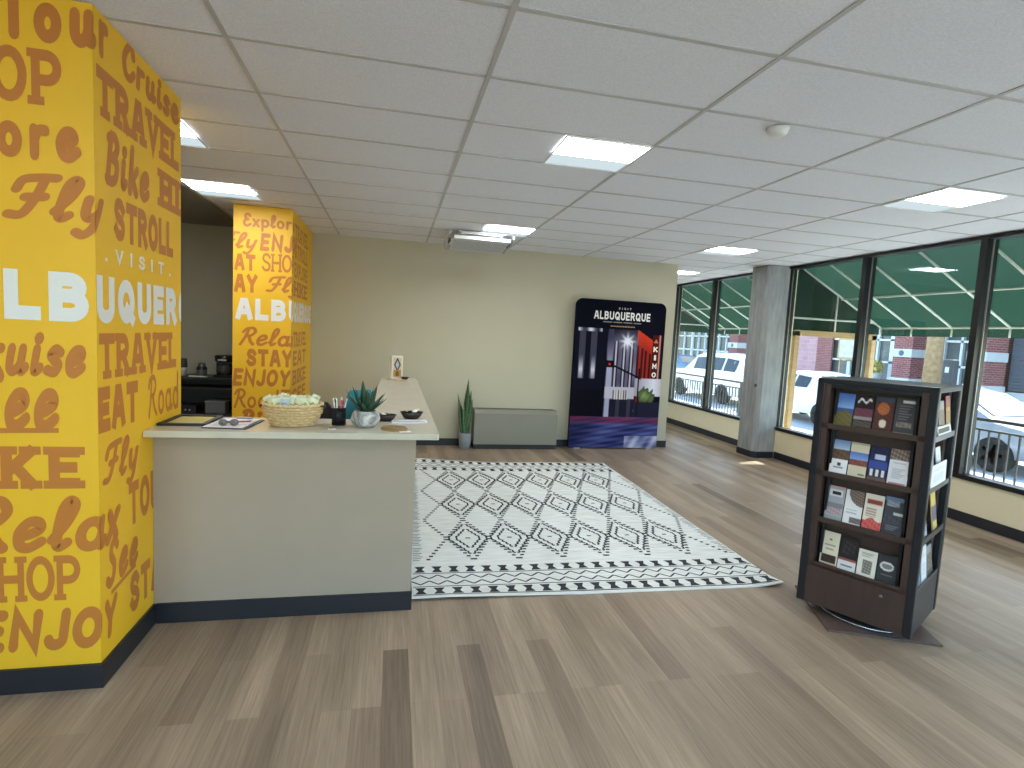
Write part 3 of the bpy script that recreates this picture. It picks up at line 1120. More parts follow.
for k in range(34):
    if k % 9 == 8:
        continue
    tl.box(bx(.30 + k * .0125), bx(.308 + k * .0125), -.003, -.001, bz(.150), bz(.143))
tl.build('tagline', mat('tagline_grey', (150, 150, 158), .6), bn)
zg = MB()
for k in range(16):
    zg.add([(bx(.38 + k * .0172), -.003, bz(.176)), (bx(.3886 + k * .0172), -.003, bz(.166)), (bx(.3972 + k * .0172), -.003, bz(.176))], [(0, 2, 1)])
zg.build('zigzag_line', mat('copper_ink', (196, 142, 104), .6), bn)
neon = mat('sign_letters', (238, 226, 214), .6)
for ch, v in (('K', .315), ('I', .372), ('M', .43), ('O', .49)):
    w_ = .012 if ch == 'I' else .025
    flat_word(ch, bx(.908 - w_), bx(.908 + w_), bz(v + .018), bz(v - .018), bn, neon, style='block', w=.24)
sb_ = MB().add([(bx(.88), -.003, bz(.272)), (bx(.908), -.003, bz(.245)), (bx(.936), -.003, bz(.272))], [(0, 2, 1)])
sb_.build('sign_crest', mat('sign_red', (214, 92, 84), .6), bn)

# ------------------------------------------------------------------ heater and snake plant at the back wall
M_heat = mat('heater_metal', (132, 128, 116), .5, noise=(3, .03))
ht = thing('convector_heater', 'low taupe metal heater cabinet against the back wall', 'heater', (1.875, 8.06, 0))
hb = MB()
hb.add([(-.65, 0, .075), (.65, 0, .075), (.65, 0, .545), (-.65, 0, .545), (-.65, .04, .60), (.65, .04, .60), (-.65, .255, .60), (.65, .255, .60), (-.65, .255, .075), (.65, .255, .075)],
       [(0, 1, 2, 3), (3, 2, 5, 4), (4, 5, 7, 6), (6, 7, 9, 8), (0, 3, 4, 6, 8), (1, 9, 7, 5, 2), (0, 8, 9, 1)])
hb.build('casing', M_heat, ht)
MB().box(-.64, .64, .02, .255, 0, .075).build('plinth', M_base, ht)
gr = MB()
for k in range(30):
    gr.box(-.58 + k * .04, -.555 + k * .04, .10, .20, .60, .603)
gr.build('outlet_grille', mat('grille_shadow', (92, 90, 84), .6), ht)

def blade(mb, base, direction, length, width, bend, up=None, n=10, mi=0, keel=.25, wave=0, tipk=.35, flip=1):
    d = Vector(direction).normalized()
    side = d.cross(Vector((0, 0, 1)))
    if side.length < .05:
        side = Vector((1, 0, 0))
    side.normalize()
    if up is not None:
        side = Vector(up).normalized()
    nrm = side.cross(d).normalized()
    rows = []
    p = Vector(base)
    dirv = d.copy()
    for i in range(n + 1):
        t = i / n
        w = width * (math.sin(min(1, t * 1.5 + .42) * PI / 2)) * (1 - max(0, (t - tipk) / (1 - tipk)) ** 1.7)
        w = max(w, .0008)
        s2 = side
        if wave:
            s2 = (side * math.cos(wave * t) + nrm * math.sin(wave * t))
        rows.append([p - s2 * w / 2, p - nrm * w * keel, p + s2 * w / 2, p + nrm * w * keel * .3])
        dirv = (dirv + Vector((0, 0, -bend / n)) + Vector((d.x, d.y, 0)) * (bend * .6 / n)).normalized()
        p = p + dirv * length / n
    vs_ = [q for r in rows for q in r]
    fs = []
    for i in range(n):
        for k in range(4):
            fs.append((i * 4 + k, i * 4 + (k + 1) % 4, (i + 1) * 4 + (k + 1) % 4, (i + 1) * 4 + k))
    mb.add(vs_, fs, mi, True)
M_snake = mat('snake_leaf', (74, 104, 70), .45, noise=(16, .35, (1, 1, 3)))
M_soil = mat('potting_soil', (50, 40, 32), .95, bump=(60, .5))
sp_ = thing('potted_snake_plant', 'slim snake plant in a grey pot beside the low heater', 'plant', (1.10, 8.12, 0))
MB().lathe([(.075, 0), (.085, .01), (.098, .22), (.094, .24), (.086, .24), (.084, .20), (0, .20)], 28).build('pot', mat('grey_pot', (138, 142, 146), .6), sp_)
MB().lathe([(.084, .203), (.04, .212), (0, .215)], 20).build('soil', M_soil, sp_)
for k, (dx, dy, ox, L_, w_, wv) in enumerate(((.02, .0, .0, .86, .100, 1.1), (-.16, .02, -.03, .66, .095, -.9), (.13, -.02, .02, .56, .075, .6), (.06, -.06, .02, .70, .08, 1.2), (-.06, -.05, -.01, .50, .075, -.8), (.10, .08, .015, .42, .07, .4), (-.10, .08, -.02, .46, .07, .9))):
    mb = MB()
    blade(mb, (ox, 0, .20), (dx, dy, 1), L_, w_, 0, up=(1, .3 * math.sin(k * 2.1), 0), wave=wv, keel=.18, tipk=.55)
    mb.build('leaf', M_snake, sp_)

# wall outlet under the far windows
wo = thing('wall_outlet', 'small cream outlet plate under the far window', 'outlet', (5.9995, 10.69, .33), -PI / 2)
MB().box(-.036, .036, -.006, .0, -.058, .058, 0, .003).build('plate', mat('cream_plate', (222, 214, 188), .5), wo)
for z in (-.02, .02):
    MB().box(-.014, .014, -.009, -.006, z - .012, z + .012, 0, .002).build('socket', mat('cream_socket', (196, 188, 160), .5), wo)

# ------------------------------------------------------------------ things on the counter
# framed yellow sheet
t = thing('document_frame', 'black framed yellow sheet lying flat at the pillar end of the counter', 'frame', (-1.155, 3.52, T))
b = MB()
for q in ((-.115, .135, -.165, -.140), (-.115, .135, .140, .165), (-.115, -.09, -.14, .14), (.11, .135, -.14, .14)):
    b.box(q[0], q[1], q[2], q[3], 0, .014)
b.box(-.09, .11, -.14, .14, 0, .002)
b.build('frame', M_black, t)
MB().box(-.09, .11, -.14, .14, .002, .006).build('sheet', mat('yellow_sheet', (204, 190, 92), .35, noise=(9, .12)), t)
# clipboard
t = thing('clipboard', 'dark clipboard holding white paper, next to the framed yellow sheet', 'clipboard', (-.895, 3.435, T), math.radians(-6))
MB().box(-.115, .120, -.155, .165, 0, .006, 0, .002).build('board', mat('clip_board', (62, 60, 62), .5), t)
MB().box(-.112, .098, -.145, .155, .006, .009).build('paper', mat('white_paper', (232, 230, 232), .6), t)
MB().box(-.04, .05, .145, .165, .006, .020, 0, .003).build('clip', mat('clip_steel', (150, 150, 152), .3, .9), t)
ln = MB()
for k in range(7):
    ln.box(-.09, .03 + .03 * (k % 3), -.10 + k * .026, -.095 + k * .026, .009, .0095)
ln.build('writing', mat('grey_ink', (140, 140, 150), .7), t)
# glasses on the clipboard
t = thing('reading_glasses', 'grey folded glasses resting on the clipboard paper', 'glasses', (-.895, 3.335, T + .0092), math.radians(8))
for sx in (-1, 1):
    b = MB().tube([(sx * .028 + .021 * math.cos(a), -.004, .020 + .017 * math.sin(a)) for a in [k * PI / 8 for k in range(17)]], .0032, 8)
    b.build('rim', mat('glasses_rim', (120, 116, 120), .4), t)
    MB().lathe([(0, -.001), (.019, 0)], 18).build('lens', mat('tinted_lens', (204, 202, 206), .15), t, (sx * .028, -.004, .020), (PI / 2, 0, 0))
    MB().tube([(sx * .050, 0, .024), (sx * .040, .02, .018), (-sx * .03, .026, .010)], .0028, 8).build('temple', mat('glasses_rim', (120, 116, 120), .4), t)
MB().tube([(-.008, -.004, .024), (0, -.004, .028), (.008, -.004, .024)], .0025, 6).build('bridge', mat('glasses_rim', (120, 116, 120), .4), t)
t = thing('pen', 'reddish pen lying on the clipboard paper behind the glasses', 'pen', (-.865, 3.46, T + .0135), math.radians(28))
MB().tube([(-.07, 0, 0), (.05, 0, 0)], .0043, 10).build('barrel', mat('red_pen', (176, 106, 92), .4), t)
MB().tube([(.05, 0, 0), (.068, 0, -.001)], [.0042, .001], 10).build('tip', M_black, t)

# wicker basket with packets
M_wick = mat('wicker', (206, 178, 132), .7, noise=(60, .22))
bk = thing('wicker_basket', 'oval woven wicker basket standing full of pale green packets', 'basket', (-.572, 3.455, T))
b = MB()
rows = 8
for r in range(rows):
    f_ = r / (rows - 1)
    rx = .118 + .046 * math.sin(f_ * PI / 2)
    ry = .095 + .036 * math.sin(f_ * PI / 2)
    z = .0105 + f_ * .114
    pts = []
    for k in range(97):
        a = 2 * PI * k / 96
        w_ = .0045 * math.sin(12 * a + r * PI)
        pts.append(((rx + w_) * math.cos(a), (ry + w_) * math.sin(a), z))
    b.tube(pts, .0098, 6, 0, False)
for k in range(24):
    a = 2 * PI * (k + .5) / 24
    b.tube([((.116 + .046 * math.sin(f_ * PI / 2)) * math.cos(a), (.093 + .036 * math.sin(f_ * PI / 2)) * math.sin(a), .006 + f_ * .118) for f_ in (0, .25, .5, .75, 1)], .0055, 5)
b.lathe([(0, .003), (1, .003), (1, .008), (0, .008)], 40, 0, (0, 0, 0), .116, .093)
b.build('woven_body', M_wick, bk)
b = MB().tube([((.166 + .001 * (k % 2)) * math.cos(2 * PI * k / 96), (.133 + .001 * (k % 2)) * math.sin(2 * PI * k / 96), .128 + .004 * math.sin(k * 2.1)) for k in range(97)], .0085, 8, 0, False)
b.build('rim', mat('wicker_rim', (216, 190, 142), .7, noise=(60, .2)), bk)
for sx in (-1, 1):
    MB().tube([(sx * .158, -.045, .125), (sx * .178, -.03, .118), (sx * .182, 0, .108), (sx * .178, .03, .118), (sx * .158, .045, .125)], .006, 8).build('handle', mat('dark_handle', (60, 46, 34), .7), bk)
M_pack = mat('packet_green', (226, 228, 194), .45, noise=(30, .12))
M_pack2 = mat('packet_print', (150, 170, 92), .45)
def packet_parts(root, m1, m2):
    mb = MB()
    def fn(a, c_):
        puff = .007 * math.sin(PI * a) * math.sin(PI * c_)
        return ((a - .5) * .05, -.001 - puff, c_ * .07)
    def fn2(a, c_):
        puff = .007 * math.sin(PI * a) * math.sin(PI * c_)
        return ((.5 - a) * .05, .001 + puff, c_ * .07)
    mb.grid(fn, 6, 8)
    mb.grid(fn2, 6, 8)
    mb.build('pouch', m1, root)
    MB().box(-.025, .025, -.0012, .0012, .066, .072).box(-.025, .025, -.0012, .0012, -.002, .003).build('crimp', mat('packet_crimp', (224, 226, 200), .4), root)
    MB().grid(lambda a, c_: (-.016 + a * .032, -.0022 - .007 * math.sin(PI * (.18 + .64 * a)) * math.sin(PI * (.25 + .35 * c_)), .0175 + c_ * .0245), 4, 4).build('print', m2, root)
p0 = None
PK = []
for i in range(9):
    for j in range(4):
        x = -.122 + i * .0305
        y = -.078 + j * .05
        if (x / .135) ** 2 + (y / .105) ** 2 > 1.02:
            continue
        PK.append((x, y))
for k, (x, y) in enumerate(PK):
    loc = (-.572 + x, 3.455 + y, T + .096 + .016 * rnd.random())
    rot = (rnd.uniform(-.35, .35), rnd.uniform(-.6, .6), rnd.uniform(-.7, .7))
    if p0 is None:
        p0 = thing('snack_packet', 'pale green packet tucked upright in the wicker basket', 'packet', loc, 0, 'packets in the wicker basket', rot)
        packet_parts(p0, M_pack, M_pack2)
    else:
        c_ = dup(p0, None, loc)
        c_.rotation_euler = rot
t = thing('snack_packet', 'packet with a blue print leaning over the front rim of the basket', 'packet', (-.605, 3.330, T + .105), 0, None, (-.30, .12, .1))
packet_parts(t, mat('packet_pale_blue', (176, 188, 190), .45), mat('packet_blue', (112, 140, 170), .45))
t = thing('card', 'small white card lying on the counter between basket and pen cup', 'card', (-.335, 3.325, T), .2)
MB().box(-.022, .022, -.012, .012, 0, .0015).build('face', mat('white_paper', (232, 230, 232), .6), t)
MB().box(-.016, .0, -.006, .006, .0015, .0019).build('print', mat('card_print', (160, 130, 110), .6), t)

# pen cup
pc = thing('pen_cup', 'black mesh pen cup on the counter beside the grey planter', 'pen cup', (-.312, 3.485, T))
b = MB()
for k in range(28):
    a = 2 * PI * k / 28
    for s_ in (-1, 1):
        b.tube([(.040 * math.cos(a + s_ * q * .35), .040 * math.sin(a + s_ * q * .35), .004 + q * .10) for q in (0, .25, .5, .75, 1)], .0011, 4)
b.lathe([(0, 0), (.042, 0), (.042, .004), (0, .004)], 28)
b.lathe([(.0385, .004), (.0385, .104)], 28)
b.build('mesh_wall', M_black, pc)
MB().tube([(.041 * math.cos(2 * PI * k / 32), .041 * math.sin(2 * PI * k / 32), .105) for k in range(33)], .0026, 8, 0, False).build('rim', M_black, pc)
pens = [('white pen', (232, 230, 232), -.020, -.012, -.25, .10, .16), ('white pen', (228, 228, 232), -.006, -.022, -.12, .22, .158), ('pink pen', (206, 112, 124), .008, -.018, .12, .18, .150), ('red pen', (186, 70, 80), .014, -.008, .22, .05, .147), ('white pen', (234, 232, 234), .006, .010, .10, -.14, .163), ('black marker', (34, 34, 38), -.024, .008, -.10, -.08, .150), ('white pen', (230, 230, 234), .020, .010, .38, -.1, .160), ('pale grey pen', (200, 204, 210), -.010, .016, -.2, -.2, .158)]
PL = ['white pen leaning farthest left in the black cup', 'white pen leaning forward over the front of the black cup', 'pink pen standing in the front of the black cup', 'red pen beside the pink one in the black cup', 'white pen standing upright at the back of the black cup', 'black marker standing at the left of the black cup', 'white pen leaning farthest right in the black cup', 'pale grey pen at the back of the black cup']
for (nm, cc, dx, dy, tx, ty, L_), lb in zip(pens, PL):
    t = thing('marker' if 'marker' in nm else 'pen', lb, 'pen', (-.312 + dx * .6, 3.485 + dy * .6, T + .006), 0)
    d = Vector((tx * .55, -ty * .4, 1)).normalized()
    MB().tube([(0, 0, 0), d * L_ * .86], .0042, 10).build('barrel', mat('pen_' + nm.replace(' ', '_'), cc, .35), t)
    MB().tube([d * L_ * .86, d * L_], [.0050, .0046], 10).build('cap', mat('pen_' + nm.replace(' ', '_'), cc, .35), t)

# agave in a marbled planter
pl = thing('potted_agave', 'dark green agave in a round marbled grey planter on the counter', 'plant', (-.150, 3.425, T))
def marble():
    m = mat('marbled_pot', (176, 176, 176), .55)
    nt = m.node_tree
    n_ = nt.nodes.new('ShaderNodeTexNoise')
    n_.inputs['Scale'].default_value = 14
    n_.inputs['Detail'].default_value = 5
    n_.inputs['Distortion'].default_value = 1.6
    tcx = nt.nodes.new('ShaderNodeTexCoord')
    r_ = nt.nodes.new('ShaderNodeValToRGB')
    r_.color_ramp.elements[0].position = .35
    r_.color_ramp.elements[0].color = lin((118, 118, 120))
    r_.color_ramp.elements[1].position = .62
    r_.color_ramp.elements[1].color = lin((208, 206, 204))
    nt.links.new(tcx.outputs['Object'], n_.inputs['Vector'])
    nt.links.new(n_.outputs['Fac'], r_.inputs['Fac'])
    nt.links.new(r_.outputs['Color'], nt.nodes['Principled BSDF'].inputs['Base Color'])
    return m
MB().lathe([(.040, 0), (.056, .004), (.078, .024), (.087, .050), (.082, .078), (.068, .097), (.060, .101), (.058, .096), (.058, .085), (0, .085)], 36, 0, (0, 0, 0), 1, 1,
           lambda a, z: .0025 * math.sin(6 * a) * math.sin(z * 40)).build('planter', marble(), pl)
MB().lathe([(.058, .086), (.03, .094), (0, .096)], 20).build('soil', M_soil, pl)
M_agave = mat('agave_leaf', (44, 76, 58), .45, noise=(20, .2))
for k in range(22):
    ring = 0 if k < 9 else (1 if k < 17 else 2)
    a = k * 2.39996 + .3
    tilt = (1.30, .80, .32)[ring] + .12 * math.sin(k * 3)
    L_ = (.150, .185, .20)[ring] * (.9 + .15 * math.sin(k * 1.7))
    d = (math.cos(a) * tilt, math.sin(a) * tilt, 1)
    mb = MB()
    blade(mb, (.012 * math.cos(a), .012 * math.sin(a), .088), d, L_, .044, -.10, keel=.20, tipk=.34, n=8)
    mb.build('leaf', M_agave, pl)

# shallow black bowls with wrapped sweets
M_dbowl = mat('dark_wood_bowl', (46, 36, 28), .45, noise=(10, .2))
M_dboli = mat('bowl_inside', (96, 80, 58), .5, noise=(10, .2))
def bowl(label, x, y, z, s=1.0, rz=0.0, sy=.72, name='bowl'):
    t_ = thing(name, label, 'bowl', (x, y, z), rz)
    MB().lathe([(.0, 0), (.045 * s, 0), (.062 * s, .018 * s), (.078 * s, .046 * s), (.075 * s, .047 * s)], 32, 0, (0, 0, 0), 1, sy).build('outer_shell', M_dbowl, t_)
    MB().lathe([(.075 * s, .047 * s), (.058 * s, .020 * s), (.040 * s, .008 * s), (0, .006 * s)], 32, 0, (0, 0, 0), 1, sy).build('inner_shell', M_dboli, t_)
    return t_
bowl('dark oval bowl right behind the marbled grey planter', -.035, 3.66, T, .92)
bowl('dark oval bowl nearest the outer edge of the counter', .138, 3.775, T, 1.0, .1)
def sweet(label, x, y, z, c_, r=.012, rot=(0, 0, 0), group=None):
    t_ = thing('wrapped_sweet', label, 'sweet', (x, y, z), 0, group, rot)
    MB().ball((0, 0, 0), r * 1.5, r, r * .8).build('sweet_body', mat('sweet_%d' % c_[0], c_, .4), t_)
    for sx in (-1, 1):
        MB().add([(sx * r * 1.3, 0, 0), (sx * r * 2.5, -r * .8, r * .2), (sx * r * 2.5, r * .8, -r * .2)], [(0, 1, 2)]).build('twisted_end', mat('sweet_%d' % c_[0], c_, .4), t_)
sweet('white wrapped sweet piled highest in the outer bowl', .158, 3.765, T + .050, (236, 232, 224), .015, (.2, -.5, .5))
sweet('white wrapped sweet at the left in the outer bowl', .108, 3.778, T + .040, (228, 222, 214), .011, (.1, .4, 1.0))
sweet('cream wrapped sweet at the bottom of the outer bowl', .138, 3.790, T + .020, (220, 208, 180), .011, (.3, 0, 2.0))
sweet('white wrapped sweet in the bowl behind the planter', -.045, 3.655, T + .043, (238, 232, 222), .013, (.2, .3, .2))
sweet('cream wrapped sweet in the bowl behind the planter', -.012, 3.670, T + .036, (214, 204, 184), .011, (.1, -.2, 1.2))
# stack of leaflets
lf = [('white leaflet with a blue edge, lowest of the flat pile on the counter', (226, 226, 232), 0, .02), ('white and blue leaflet in the middle of the flat pile on the counter', (206, 210, 226), .0022, -.02), ('white leaflet on top of the flat pile by the outer bowl', (230, 230, 234), .0044, .01)]
for lb, cc, dz, rz in lf:
    t = thing('leaflet', lb, 'leaflet', (.120, 3.630, T + dz), rz + .05)
    MB().box(-.115, .115, -.050, .050, 0, .0022).build('sheet', mat('leaflet_%d' % cc[0], cc, .5), t)
    MB().box(-.10, .10, -.040, -.022, .0022, .0023).build('blue_band', mat('leaflet_blue', (112, 122, 166), .5), t)
# round kraft mat
t = thing('place_mat', 'oval brown woven mat lying at the front of the counter', 'mat', (.022, 3.365, T), .1)
b = MB()
b.lathe([(0, 0), (.080, 0), (.080, .003), (0, .004)], 36, 0, (0, 0, 0), 1, 1.28)
b.build('disc', mat('kraft_mat', (150, 124, 76), .8, noise=(20, .2)), t)
for r in (.025, .045, .062, .078):
    MB().tube([(r * math.cos(2 * PI * k / 36), 1.28 * r * math.sin(2 * PI * k / 36), .0042) for k in range(37)], .002, 6, 0, False).build('coil', mat('kraft_coil', (166, 140, 92), .8), t)
t = thing('leaflet', 'small white folded leaflet under the edge of the brown mat', 'leaflet', (.085, 3.268, T), .3)
MB().box(-.035, .035, -.018, .018, 0, .0016).build('sheet', mat('white_paper', (232, 230, 232), .6), t)
MB().box(-.028, .012, -.010, -.004, .0016, .0019).build('print', mat('grey_ink', (140, 140, 150), .7), t)
# far end of the counter
t = thing('serving_board', 'thin round wooden board under the box at the far counter end', 'board', (.062, 6.74, T))
MB().lathe([(0, 0), (.130, 0), (.133, .004), (.130, .009), (0, .009)], 40).build('disc', mat('pale_wood_board', (186, 164, 132), .5, noise=(6, .1, (8, 1, 1))), t)
MB().box(-.022, .022, -.20, -.125, 0, .009, 0, .003).build('handle', mat('pale_wood_board', (186, 164, 132), .5), t)
t = thing('patterned_box', 'tall white box with a brown emblem print at the far counter end', 'box', (.045, 6.79, T + .009), math.radians(14))
MB().box(-.068, .068, -.05, .05, 0, .275, 0, .002).build('carton', mat('carton_white', (226, 220, 206), .5), t)
def emblem(u, v):
    d = abs(u - .5) * .95 + abs(v - .36) * .95
    if u < .1 or u > .9 or v < .05 or v > .95:
        return [214, 204, 184]
    if v > .62:
        return [176, 130, 50] if (u - .5) ** 2 * 4 + (v - .8) ** 2 * 6 > .12 else [108, 76, 40]
    if d < .20:
        return [170, 178, 196]
    if d < .34:
        return [52, 46, 52]
    return [206, 182, 150]
sheet(.118, .252, 24, 48, emblem).build('front_print', print_mat(), t, (0, -.0512, .012))
bowl('little dark bowl by the patterned box at the far counter end', .152, 6.72, T + .009, .62, 0, 1.0)

# chairs behind the counter
def task_chair(label, x, y, rz, shell, seat_z, back_z0, back_z1, bw):
    t_ = thing('office_chair', label, 'chair', (x, y, 0), rz)
    bm_ = MB()
    for k in range(5):
        a = 2 * PI * k / 5 + .3
        bm_.tube([(0, 0, .10), (.27 * math.cos(a), .27 * math.sin(a), .065)], [.026, .016], 8)
    bm_.build('star_base', M_black, t_)
    for k in range(5):
        a = 2 * PI * k / 5 + .3
        MB().tube([(.27 * math.cos(a) - .012 * math.sin(a), .27 * math.sin(a) + .012 * math.cos(a), .03), (.27 * math.cos(a) + .012 * math.sin(a), .27 * math.sin(a) - .012 * math.cos(a), .03)], .03, 12).build('caster', M_black, t_)
    MB().tube([(0, 0, .09), (0, 0, seat_z - .05)], .028, 12).build('gas_column', M_black, t_)
    MB().box(-.22, .22, -.21, .21, seat_z - .05, seat_z + .03, 0, .035).build('seat', shell, t_)
    def fn(a, c_):
        x_ = (a - .5) * bw
        r = min(1, ((abs(x_) / (bw / 2)) ** 4 + (abs(c_ - .5) * 2) ** 4))
        z_ = back_z0 + c_ * (back_z1 - back_z0)
        wv = bw / 2 * (1 - max(0, abs(c_ - .5) * 2 - .4) ** 2.2)
        return ((a - .5) * 2 * wv, .20 + .05 * c_ - .25 * x_ * x_, z_)
    bk_ = MB()
    bk_.grid(fn, 14, 14)
    bk_.grid(lambda a, c_: tuple(Vector(fn(1 - a, c_)) + Vector((0, .035, 0))), 14, 14)
    for side_ in (0, 1):
        L1 = [fn(side_, j / 14) for j in range(15)]
        bk_.add(L1 + [(p[0], p[1] + .035, p[2]) for p in L1], [(j, j + 1, 16 + j, 15 + j) for j in range(14)])
    for c_ in (0, 1):
        L1 = [fn(i / 14, c_) for i in range(15)]
        bk_.add(L1 + [(p[0], p[1] + .035, p[2]) for p in L1], [(j, j + 1, 16 + j, 15 + j) for j in range(14)])
    bk_.build('backrest', shell, t_)
    MB().tube([(0, .02, seat_z - .04), (0, .22, seat_z - .03), (0, .262, back_z0 + .05), (0, .268, back_z0 + .12)], .018, 10).build('back_bar', M_black, t_)
    return t_
task_chair('teal office chair showing its back above the counter behind the agave', -.400, 4.83, math.radians(215), mat('teal_fabric', (42, 128, 140), .8, bump=(200, .3)), .62, .78, 1.225, .25)
task_chair('black office chair whose rounded back peeks out behind the wicker basket', -.625, 4.00, math.radians(-6), mat('black_fabric', (28, 28, 31), .8, bump=(200, .3)), .50, .72, 1.165, .40)

# ------------------------------------------------------------------ dark alcove: cabinet with coffee things
M_dkw = mat('black_cabinet_wood', (26, 25, 26), .5, noise=(5, .1))
cb = thing('coffee_stand', 'black open coffee stand in the dim alcove behind the yellow pillars', 'cabinet', (-2.38, 7.85, 0))
b = MB()
b.box(-.42, .42, -.22, .22, .97, 1.0)
b.build('top', M_dkw, cb)
for z in (.84, .50, .10):
    MB().box(-.40, .40, -.21, .21, z, z + .025).build('shelf', M_dkw, cb)
for sx in (-1, 1):
    for sy in (-1, 1):
        MB().box(sx * .40 - .02, sx * .40 + .02, sy * .20 - .02, sy * .20 + .02, 0, .97).build('leg', M_dkw, cb)
MB().box(-.40, .40, .20, .22, .10, .97).build('back_panel', M_dkw, cb)
t = thing('coffee_maker', 'black coffee maker standing on the dark coffee stand', 'coffee maker', (-2.14, 7.80, 1.0))
MB().box(-.12, .12, -.10, .13, 0, .03, 0, .008).box(-.12, .12, .04, .13, .03, .28, 0, .01).build('body', mat('glossy_black', (18, 18, 20), .25), t)
MB().lathe([(.10, .20), (.115, .21), (.12, .27), (.10, .285), (0, .288)], 28, 0, (0, -.02, 0)).build('brew_head', mat('glossy_black', (18, 18, 20), .25), t)
MB().lathe([(.06, .03), (.075, .06), (.07, .14), (.055, .165)], 24, 0, (0, -.03, 0)).build('carafe', mat('carafe_glass', (60, 56, 56), .1), t)
MB().box(-.05, .05, -.145, -.135, .215, .235).build('badge', mat('steel_trim', (160, 160, 160), .3, .8), t)
t = thing('cup_stack', 'stack of white paper cups with dark lids on the coffee stand', 'cups', (-2.63, 7.78, 1.0))
MB().lathe([(.032, 0), (.042, .10), (.044, .105)], 20).build('cups', mat('cup_white', (200, 198, 192), .5), t)
MB().lathe([(.044, .105), (.046, .112), (.040, .22), (0, .222)], 20).build('lids', mat('lid_dark', (44, 42, 42), .5), t)
t = thing('carafe', 'glass carafe with dark collar on the middle of the coffee stand', 'carafe', (-2.42, 7.80, 1.0))
MB().lathe([(.05, 0), (.062, .02), (.062, .09), (.045, .12), (.040, .17)], 24).build('glass', mat('smoky_glass', (86, 88, 88), .15), t)
MB().lathe([(.064, .085), (.066, .10), (.050, .125)], 24).build('collar', M_black, t)
t = thing('serving_tray', 'thin white tray lying in front on the coffee stand', 'tray', (-2.42, 7.69, 1.0))
MB().box(-.10, .10, -.05, .03, 0, .008, 0, .003).build('base', mat('tray_white', (190, 188, 182), .4), t)
MB().box(-.10, .10, -.055, -.05, 0, .016).build('lip', mat('tray_white', (190, 188, 182), .4), t)
t = thing('storage_bin', 'grey bin standing on the lower shelf of the coffee stand', 'bin', (-2.22, 7.76, .525))
MB().box(-.12, .12, -.10, .10, 0, .15, 0, .01).build('bin_body', mat('bin_grey', (96, 96, 96), .5), t)
MB().box(-.125, .125, -.105, .105, .15, .165, 0, .005).build('lid', mat('bin_lid', (120, 120, 118), .5), t)
t = thing('receiver', 'black audio box with small knobs on the lower shelf of the coffee stand', 'receiver', (-2.60, 7.76, .525))
MB().box(-.16, .16, -.12, .12, 0, .10, 0, .006).build('case', mat('receiver_black', (20, 20, 22), .4), t)
for dx in (-.10, .04, .09):
    MB().lathe([(.012, 0), (.011, .01), (0, .011)], 14).build('knob', mat('steel_trim', (160, 160, 160), .3, .8), t, (dx, -.12, .05), (PI / 2, 0, 0))

# ------------------------------------------------------------------ spinning brochure stand
RC, RA = Vector((3.14, 2.93, 0)), math.radians(-60.6)
RM = Matrix.Translation(RC) @ Matrix.Rotation(RA, 4, 'Z')
M_rwood = mat('dark_walnut_laminate', (70, 55, 50), .42, noise=(3, .12, (12, 12, 1)))
M_rpost = mat('black_post', (30, 33, 40), .35, noise=(8, .08))
M_redge = mat('dark_steel_edge', (92, 94, 98), .35, .6)
rk = thing('brochure_stand', 'tall square revolving brochure stand in dark walnut and black on the plank floor', 'stand', RC, RA)
HB, ZB, ZT = .32, .075, 1.56
for sx in (-1, 1):
    for sy in (-1, 1):
        x0, x1 = (sx * HB, sx * (HB - .045)) if sx < 0 else (HB - .045, HB)
        y0, y1 = (sy * HB, sy * (HB - .045)) if sy < 0 else (HB - .045, HB)
        MB().box(min(x0, x1), max(x0, x1), min(y0, y1), max(y0, y1), ZB, ZT, 0, .006).build('post', M_rpost, rk)
MB().box(-HB, HB, -HB, HB, ZT - .03, ZT + .004, 0, .006).build('top', M_rpost, rk)
MB().box(-HB + .02, HB - .02, -HB + .02, HB - .02, ZB, ZB + .03).build('bottom', M_rpost, rk)
MB().box(-.20, .20, -.20, .20, ZB + .03, ZT - .03).build('core', mat('stand_core', (44, 38, 36), .6), rk)
LEDGE = (1.262, .953, .648, .346)
for side in range(4):
    Rz = Matrix.Rotation(side * PI / 2, 4, 'Z')
    m_ = M_rwood if side % 2 == 0 else M_rpost
    lo = MB().box(-HB + .045, HB - .045, -HB + .006, -HB + .03, ZB, LEDGE[3] - .004).move(Rz)
    lo.build('lower_panel', m_, rk)
    if side % 2 == 0:
        for sx in (-1, 1):
            MB().box(sx * .2575 - .0175, sx * .2575 + .0175, -HB + .006, -HB + .10, LEDGE[3] - .004, ZT - .03).move(Rz).build('stile', M_rwood, rk)
        MB().box(-.24, .24, -HB + .006, -HB + .03, 1.505, ZT - .03).move(Rz).build('top_rail', M_rpost, rk)
    MB().box(-HB + .046, HB - .046, -.222, -.206, LEDGE[3], 1.528).move(Rz).build('pocket_back', m_, rk)
    for z in LEDGE:
        MB().box(-HB + .045, HB - .045, -HB + .008, -.222, z - .012, z).box(-HB + .045, HB - .045, -HB + .006, -HB + .014, z - .020, z + .014).move(Rz).build('ledge', m_ if side % 2 == 0 else M_redge, rk)
    if side % 2 == 1:
        for sx in (-1, 1):
            MB().box(sx * .272 - .004, sx * .272 + .004, -HB + .004, -HB + .012, LEDGE[3], ZT - .03).move(Rz).build('edge_strip', M_redge, rk)
lk = MB().lathe([(.011, 0), (.010, .004), (0, .004)], 16)
lk.build('lock', mat('lock_steel', (150, 150, 150), .3, .9), rk, (.150, -HB + .006, .272), (PI / 2, 0, 0))
